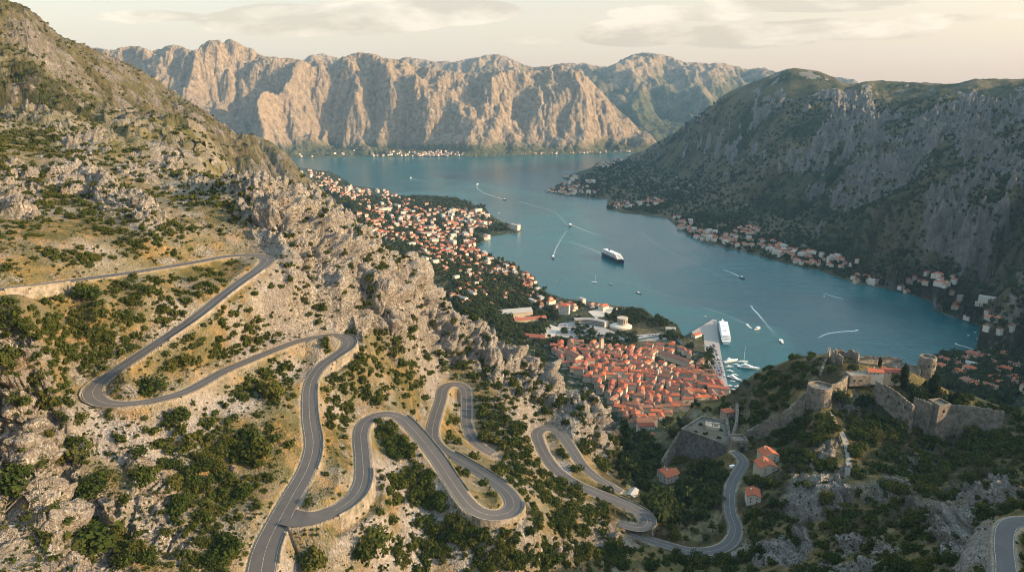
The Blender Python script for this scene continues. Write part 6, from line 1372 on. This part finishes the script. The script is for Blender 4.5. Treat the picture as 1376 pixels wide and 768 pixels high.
# ---- boats
def hull(b, L_, Wd, H_, m=0, sheer=.25, stern=.82, n=12, z0=-.6):
    R_ = []
    for i in range(n + 1):
        t = i / n; x = -L_ / 2 + L_ * t; w = Wd / 2 * (stern + (1 - stern) * min(1, t * 3)) * (1 - max(0, (t - .5) / .5) ** 2.3) + .02; h = H_ * (1 + sheer * max(0, t - .45) ** 1.5 * 2); k = x + (.03 * L_ if i == n else 0)
        R_.append([(x - .0, -w * .55, z0), (k, -w, h), (k, w, h), (x, w * .55, z0)])
    b.loft(R_, m); return b
def cruise(name, stern, bow, label, hullmat, wr=.155, hr=1.0, decks=6, lifeb=True):
    a, b = gpt(*stern, 0), gpt(*bow, 0); L_ = (b - a).length; c = (a + b) / 2; o = empty(name, (c.x, c.y, 0), math.atan2(b.y - a.y, b.x - a.x), label, 'ship'); Wd = L_ * wr; k = L_ / 150 * hr
    hull(MB(), L_, Wd, 9 * k if decks < 5 else 12.5 * k, 0, .35, .85, 16).build('hull', hullmat, o)
    bb = MB(); bb.box((0, 0, .1), (L_ * .96, Wd * .86, .3)); 
    s = MB(); z = 9 * k if decks < 5 else 12.5 * k
    for i in range(decks):
        l = L_ * (.80 - .045 * i); x0 = -L_ * .055 - L_ * .008 * i; s.box((x0, 0, z + 1.45 * k), (l, Wd * (.93 - .035 * i), 2.5 * k)); s.box((x0, 0, z + 2.85 * k), (l * 1.012, Wd * (.96 - .035 * i), .3 * k)); z += 3.0 * k
    s.build('superstructure', M_WHITE, o)
    zz = 9 * k if decks < 5 else 12.5 * k
    for i in range(decks):
        l = L_ * (.80 - .045 * i); x0 = -L_ * .055 - L_ * .008 * i; g = MB(); g.box((x0, 0, zz + 1.6 * k), (l * .94, Wd * (.935 - .035 * i) + .1, 1.1 * k)); g.box((x0 + l / 2 + .02, 0, zz + 1.7 * k), (.5, Wd * .6, 1.2 * k)); g.build('window_band', M_GLASS, o); zz += 3.0 * k
    f = MB(); f.loft([[(-L_ * .2 + x * sc_ - q * 1.0 * k, y * sc_, z + q * 2.4 * k) for x, y in ((-4.5 * k, -2.6 * k), (4 * k, -2.2 * k), (4 * k, 2.2 * k), (-4.5 * k, 2.6 * k))] for q, sc_ in ((0, 1), (1.6, .95), (3.0, .8))]); f.build('funnel', M_WHITE if hullmat is M_WHITE else M_NAVY, o)
    f = MB(); f.box((L_ * .16, 0, z + 3 * k), (.9 * k, .9 * k, 8 * k), 0, 0, .5); f.box((L_ * .16, 0, z + 4.5 * k), (1 * k, 5 * k, .4 * k)); f.build('mast', M_MAST, o)
    f = MB(); f.box((L_ * .05, 0, z + .9 * k), (12 * k, 8 * k, 2.2 * k)); f.build('upper_lounge', M_WHITE, o)
    if lifeb:
        for sd in (-1, 1):
            for i in range(5): f = MB(); f.loft([[(-L_ * .28 + i * L_ * .1 + x_, sd * (Wd * .49) + y_ * .9 * k * w_, 16.4 * k + z_ * k) for y_, z_ in ((-1, .4), (-.7, -.7), (.7, -.7), (1, .4), (0, 1))] for x_, w_ in ((-3.6 * k, .3), (-2 * k, 1), (2 * k, 1), (3.6 * k, .3))]); f.build('lifeboat', flat('lifeboat_orange', (.62, .30, .12), .5, .1), o)
    return o
cruise('cruise_ship', (811, 342.5), (838, 355), 'large cruise ship with dark blue hull under way in the middle of the bay', M_NAVY, .155, .9, 5)
cruise('moored_ship', (975.5, 462.5), (970.5, 433.5), 'white passenger ship moored along the end of the long quay', M_WHITE, .135, .72, 4, False)
def motor_yacht(stern, bow, label, k=1.0, group=None, fly=True):
    a, b = gpt(*stern, 0), gpt(*bow, 0); L_ = (b - a).length * k; c = (a + b) / 2; o = empty('motor_yacht', (c.x, c.y, 0), math.atan2(b.y - a.y, b.x - a.x), label, 'boat', group); Wd = max(L_ * .23, 3.2)
    hull(MB(), L_, Wd, L_ * .075, 0, .5).build('hull', M_WHITE, o); z = L_ * .075
    s = MB(); s.loft([[(x, -w / 2, z), (x - sl, -w / 2 * .85, z + h), (x - sl, w / 2 * .85, z + h), (x, w / 2, z)] for x, w, h, sl in ((-L_ * .33, Wd * .8, L_ * .075, 0), (L_ * .05, Wd * .8, L_ * .08, 0), (L_ * .25, Wd * .5, L_ * .02, 0))]); s.build('cabin', M_WHITE, o)
    g = MB(); g.box((-L_ * .13, 0, z + L_ * .045), (L_ * .34, Wd * .78, L_ * .028)); g.build('window_band', M_GLASS, o)
    if fly: s = MB(); s.box((-L_ * .12, 0, z + L_ * .1), (L_ * .26, Wd * .6, L_ * .035), 0, 0, .85); s.box((-L_ * .15, 0, z + L_ * .155), (L_ * .15, Wd * .5, .3)); [s.box((-L_ * .2, y_, z + L_ * .13), (.25, .25, L_ * .05)) for y_ in (-Wd * .2, Wd * .2)]; s.build('flybridge', M_WHITE, o)
    s = MB(); s.box((-L_ * .18, 0, z + L_ * .2), (.3, .3, L_ * .1)); s.build('mast', M_MAST, o); return o
def sailboat(stern, bow, label, mast=1.2, group=None, mat=None):
    a, b = gpt(*stern, 0), gpt(*bow, 0); L_ = max((b - a).length, 9); c = (a + b) / 2; o = empty('sailing_boat', (c.x, c.y, 0), math.atan2(b.y - a.y, b.x - a.x), label, 'boat', group); Wd = max(L_ * .24, 3)
    hull(MB(), L_, Wd, L_ * .07, 0, .3).build('hull', mat or M_WHITE, o); z = L_ * .07; s = MB(); s.box((L_ * .02, 0, z + .4), (L_ * .35, Wd * .5, 1.0), 0, 0, .8); s.build('cabin', M_WHITE, o)
    m = MB(); m.cyl((L_ * .08, 0, z), .32, .2, L_ * mast, 8); m.build('mast', M_MAST, o); m = MB(); m.box((-L_ * .12, 0, z + 1.9), (L_ * .38, .45, .5)); m.build('boom', M_MAST, o); return o
YG = 'yachts in the marina berths'
motor_yacht((974, 487), (990, 484), 'white motor yacht in the uppermost marina berth, beside the tall mast', 1.1); motor_yacht((991, 493), (1020, 496), 'longest white motor yacht of the marina, bow pointing right', 1.0)
motor_yacht((975, 493), (986, 493), 'small white yacht berthed below the uppermost motor yacht', 1.0, None); motor_yacht((976, 498), (987, 500), 'white yacht in the third berth down the quay', 1.0, None)
motor_yacht((978, 506), (996, 512), 'mid-sized white motor yacht berthed halfway down the marina', 1.05); motor_yacht((987, 519), (999, 524), 'white motor boat in the lowest berth of the marina, next to the corner', 1.0)
motor_yacht((978, 518), (984, 518), 'small white boat tied up close to the lower quay wall', 1.0, None, False)
sailboat((992, 486), (1005, 486), 'sailing yacht with the tallest mast in the marina', 1.6); sailboat((1010, 518), (1019, 515), 'white sailing boat with tall mast just above the dark shrubs of the fort hill', 1.3); sailboat((1019, 516), (1023, 513), 'second white sailing boat above the dark shrubs, mast leaning on the right', 1.2)
for _u, _v, _w in ((984, 503, 8), (981, 511.5, 7), (983, 523, 8), (992, 527, 9), (1000, 529, 8), (1003, 522.5, 9), (1008, 526, 8), (986, 489.5, 8)):
    motor_yacht((_u, _v), (_u + _w, _v + .8), 'small white boat squeezed between the larger yachts of the marina', 1.0, YG, False)
sailboat((795, 379), (803, 380), 'small sailing boat alone below the cruise ship, with a thin mast', 1.1, None, None)
def small_boat(stern, bow, label, k=1.0, dark=False, canopy=False, name='motor_boat'):
    a, b = gpt(*stern, 0), gpt(*bow, 0); L_ = max((b - a).length, 7) * k; c = (a + b) / 2; o = empty(name, (c.x, c.y, 0), math.atan2(b.y - a.y, b.x - a.x), label, 'boat'); Wd = max(L_ * .3, 2.6); z = L_ * .09
    hull(MB(), L_, Wd, z, 0, .5).build('hull', M_NAVY if dark else M_WHITE, o); s = MB(); s.box((-L_ * .08, 0, z + L_ * .05), (L_ * .4, Wd * .62, L_ * .11), 0, 0, .82); s.build('cabin', M_WHITE, o)
    g = MB(); g.box((L_ * .06, 0, z + L_ * .06), (L_ * .13, Wd * .6, L_ * .05)); g.build('windscreen', M_GLASS, o)
    if canopy: s = MB(); s.box((-L_ * .1, 0, z + L_ * .17), (L_ * .6, Wd * .8, .25)); [s.box((x_, y_, z + L_ * .1), (.15, .15, L_ * .15)) for x_ in (-L_ * .35, L_ * .15) for y_ in (-Wd * .35, Wd * .35)]; s.build('canopy', M_WHITE, o)
    return o
small_boat((1021, 441), (1014, 443), 'white excursion boat in midwater, right of the moored ship', 1.0, False, True); small_boat((1052, 461), (1047, 457), 'white fishing boat with red mast, alone right of the marina', 1.0, False, True)
small_boat((1008, 411.5), (1012, 414), 'small speedboat with short white wake, upper right of the pier', .9); small_boat((1006, 437), (1002, 435), 'launch with foam behind it, between the pier and the excursion boat', .9)
small_boat((994, 372), (1001, 375.5), 'speedboat drawing a straight white wake in the upper right water', .9, True); small_boat((1148, 445), (1154, 443.5), 'speedboat at the right end of a long curved wake', .8)
small_boat((743, 345.5), (744, 348), 'small dark boat with faint wake left of the cruise ship', 1.0, True, True); small_boat((767, 303), (765, 305), 'tour boat behind the cruise ship, where two wakes meet', 1.0, True, True)
small_boat((819, 381.5), (822, 383), 'tiny dark boat right of the small sailing boat', 1, True); small_boat((855, 393), (861, 395), 'black work boat off the waterfront park', 1, True); small_boat((747, 379), (751, 379), 'tiny dark rowing boat nearest to the left shore', 1, True); small_boat((756, 365), (758, 365.5), 'tiny dark boat between the left shore and the sailing boat', 1, True)
small_boat((551, 239.5), (553, 239), 'white ferry in the far part of the bay, off the upper left shore', 1.0, False, True); small_boat((640, 248), (643, 247.5), 'distant white boat at the head of a curved wake', 1); small_boat((676, 268), (680, 269), 'distant dark boat at the lower end of a curved wake', 1, True); small_boat((697, 271), (699, 271), 'distant dark boat near the point of the left shore', 1, True); small_boat((669, 286.5), (672, 286.5), 'white boat moored off the point of the left shore', 1)
small_boat((947, 425), (949, 425.5), 'small boat with red canopy just off the pier head', 1, False); small_boat((1309, 446), (1312, 446.5), 'first of three little boats moored off the right-hand end of the bay', .8); small_boat((1300, 450.5), (1303, 450), 'leftmost of three little boats moored off the right-hand end of the bay', .8); small_boat((1312, 455), (1315, 455), 'lowest of three little boats moored off the right-hand end of the bay', .8)
small_boat((1283, 461), (1287, 462.5), 'speedboat at the upper left end of a short wake near the right shore', .8); small_boat((1108, 398), (1106, 397.5), 'speedboat with short white wake close to the opposite shore village', .8)
# wakes: foam lying on the water
def foam_material():
    m, t = material('wake_foam'); geo = t.n('ShaderNodeNewGeometry'); A = t.n('ShaderNodeAttribute', attribute_name='foam').outputs['Fac']; n = t.noise(geo.outputs['Position'], .35, 5, .7)
    a = t.math('MULTIPLY', t.math('ADD', A, t.math('MULTIPLY', t.math('SUBTRACT', n, .5), 1.1)), 1.5, clamp=True); a = t.math('MULTIPLY', a, t.math('MULTIPLY', A, 3.0, clamp=True))
    b = t.n('ShaderNodeBsdfPrincipled', {'Base Color': (.72, .74, .73, 1), 'Roughness': .8, 'Alpha': a}); t.n('ShaderNodeOutputMaterial', {0: b}); return m
M_FOAM = foam_material()
def wake(L, w0, w1, label, a0=1.0, a1=.05):
    W_ = catmull(np.array([[*gpt(u, v, 0)[:2], 0] for u, v in L]), 12); n = len(W_); t = np.linspace(0, 1, n)[:, None]; N = frame(W_); w = (w0 + (w1 - w0) * t) / 2 * .8 * np.linspace(-1, 1, 5)[None]
    X_ = W_[:, 0:1] + N[:, 0:1] * w; Y_ = W_[:, 1:2] + N[:, 1:2] * w; f = .72 * (a0 + (a1 - a0) * t) * np.array([0, .8, 1, .8, 0])[None]
    tag(grid_mesh('wake', X_, Y_, X_ * 0 + .06, M_FOAM, dict(foam=f)), label, 'wake')
wake([(999, 374.5), (985, 367), (972, 362)], 5, 3, 'straight white wake of the speedboat in the upper right water', 1, .7); wake([(1153, 444), (1130, 445.5), (1112, 448), (1099, 454)], 6, 9, 'long curved white wake in front of the fortress', 1, .35)
wake([(1133, 401.5), (1120, 398), (1107, 394)], 4, 4, 'short white wake off the opposite shore village', .9, .7); wake([(1010, 413), (1018, 421), (1028, 433), (1044, 452)], 5, 16, 'fading double wake behind the small speedboat', .9, .08)
wake([(1002, 435.5), (1007, 438.5), (1010, 441)], 6, 9, 'foam patch behind the launch near the pier', .9, .5); wake([(1001, 434), (970, 421), (930, 408), (880, 391), (830, 376), (770, 362)], 4, 7, 'very long faint wake line crossing the middle of the bay', .32, .14)
wake([(679, 268.5), (668, 265), (655, 261), (645, 256), (640, 250), (642, 248)], 9, 7, 'curved white wake in the far part of the bay', .6, .3); wake([(699, 271), (720, 277), (745, 285), (764, 304)], 7, 9, 'long thin wake reaching from the left point towards the tour boat', .45, .2)
wake([(768, 302), (790, 311), (812, 318), (840, 326)], 7, 14, 'thin wake trailing right of the tour boat', .5, .1); wake([(743, 345), (748, 332), (756, 318), (763, 308)], 6, 15, 'faint wake behind the small dark boat left of the cruise ship', .5, .12)
wake([(552, 239.5), (562, 241.5), (575, 244)], 8, 10, 'short wake behind the far ferry', .6, .2); wake([(1284, 462), (1295, 465), (1308, 469)], 5, 5, 'short white wake by the right shore', .9, .7); wake([(810, 341), (790, 333), (770, 326), (740, 318)], 14, 40, 'broad pale track left by the cruise ship', .3, .06)
wake([(860, 310), (885, 330), (930, 352), (985, 380), (1040, 410)], 10, 30, 'old pale wake line fading across the open water', .2, .07)
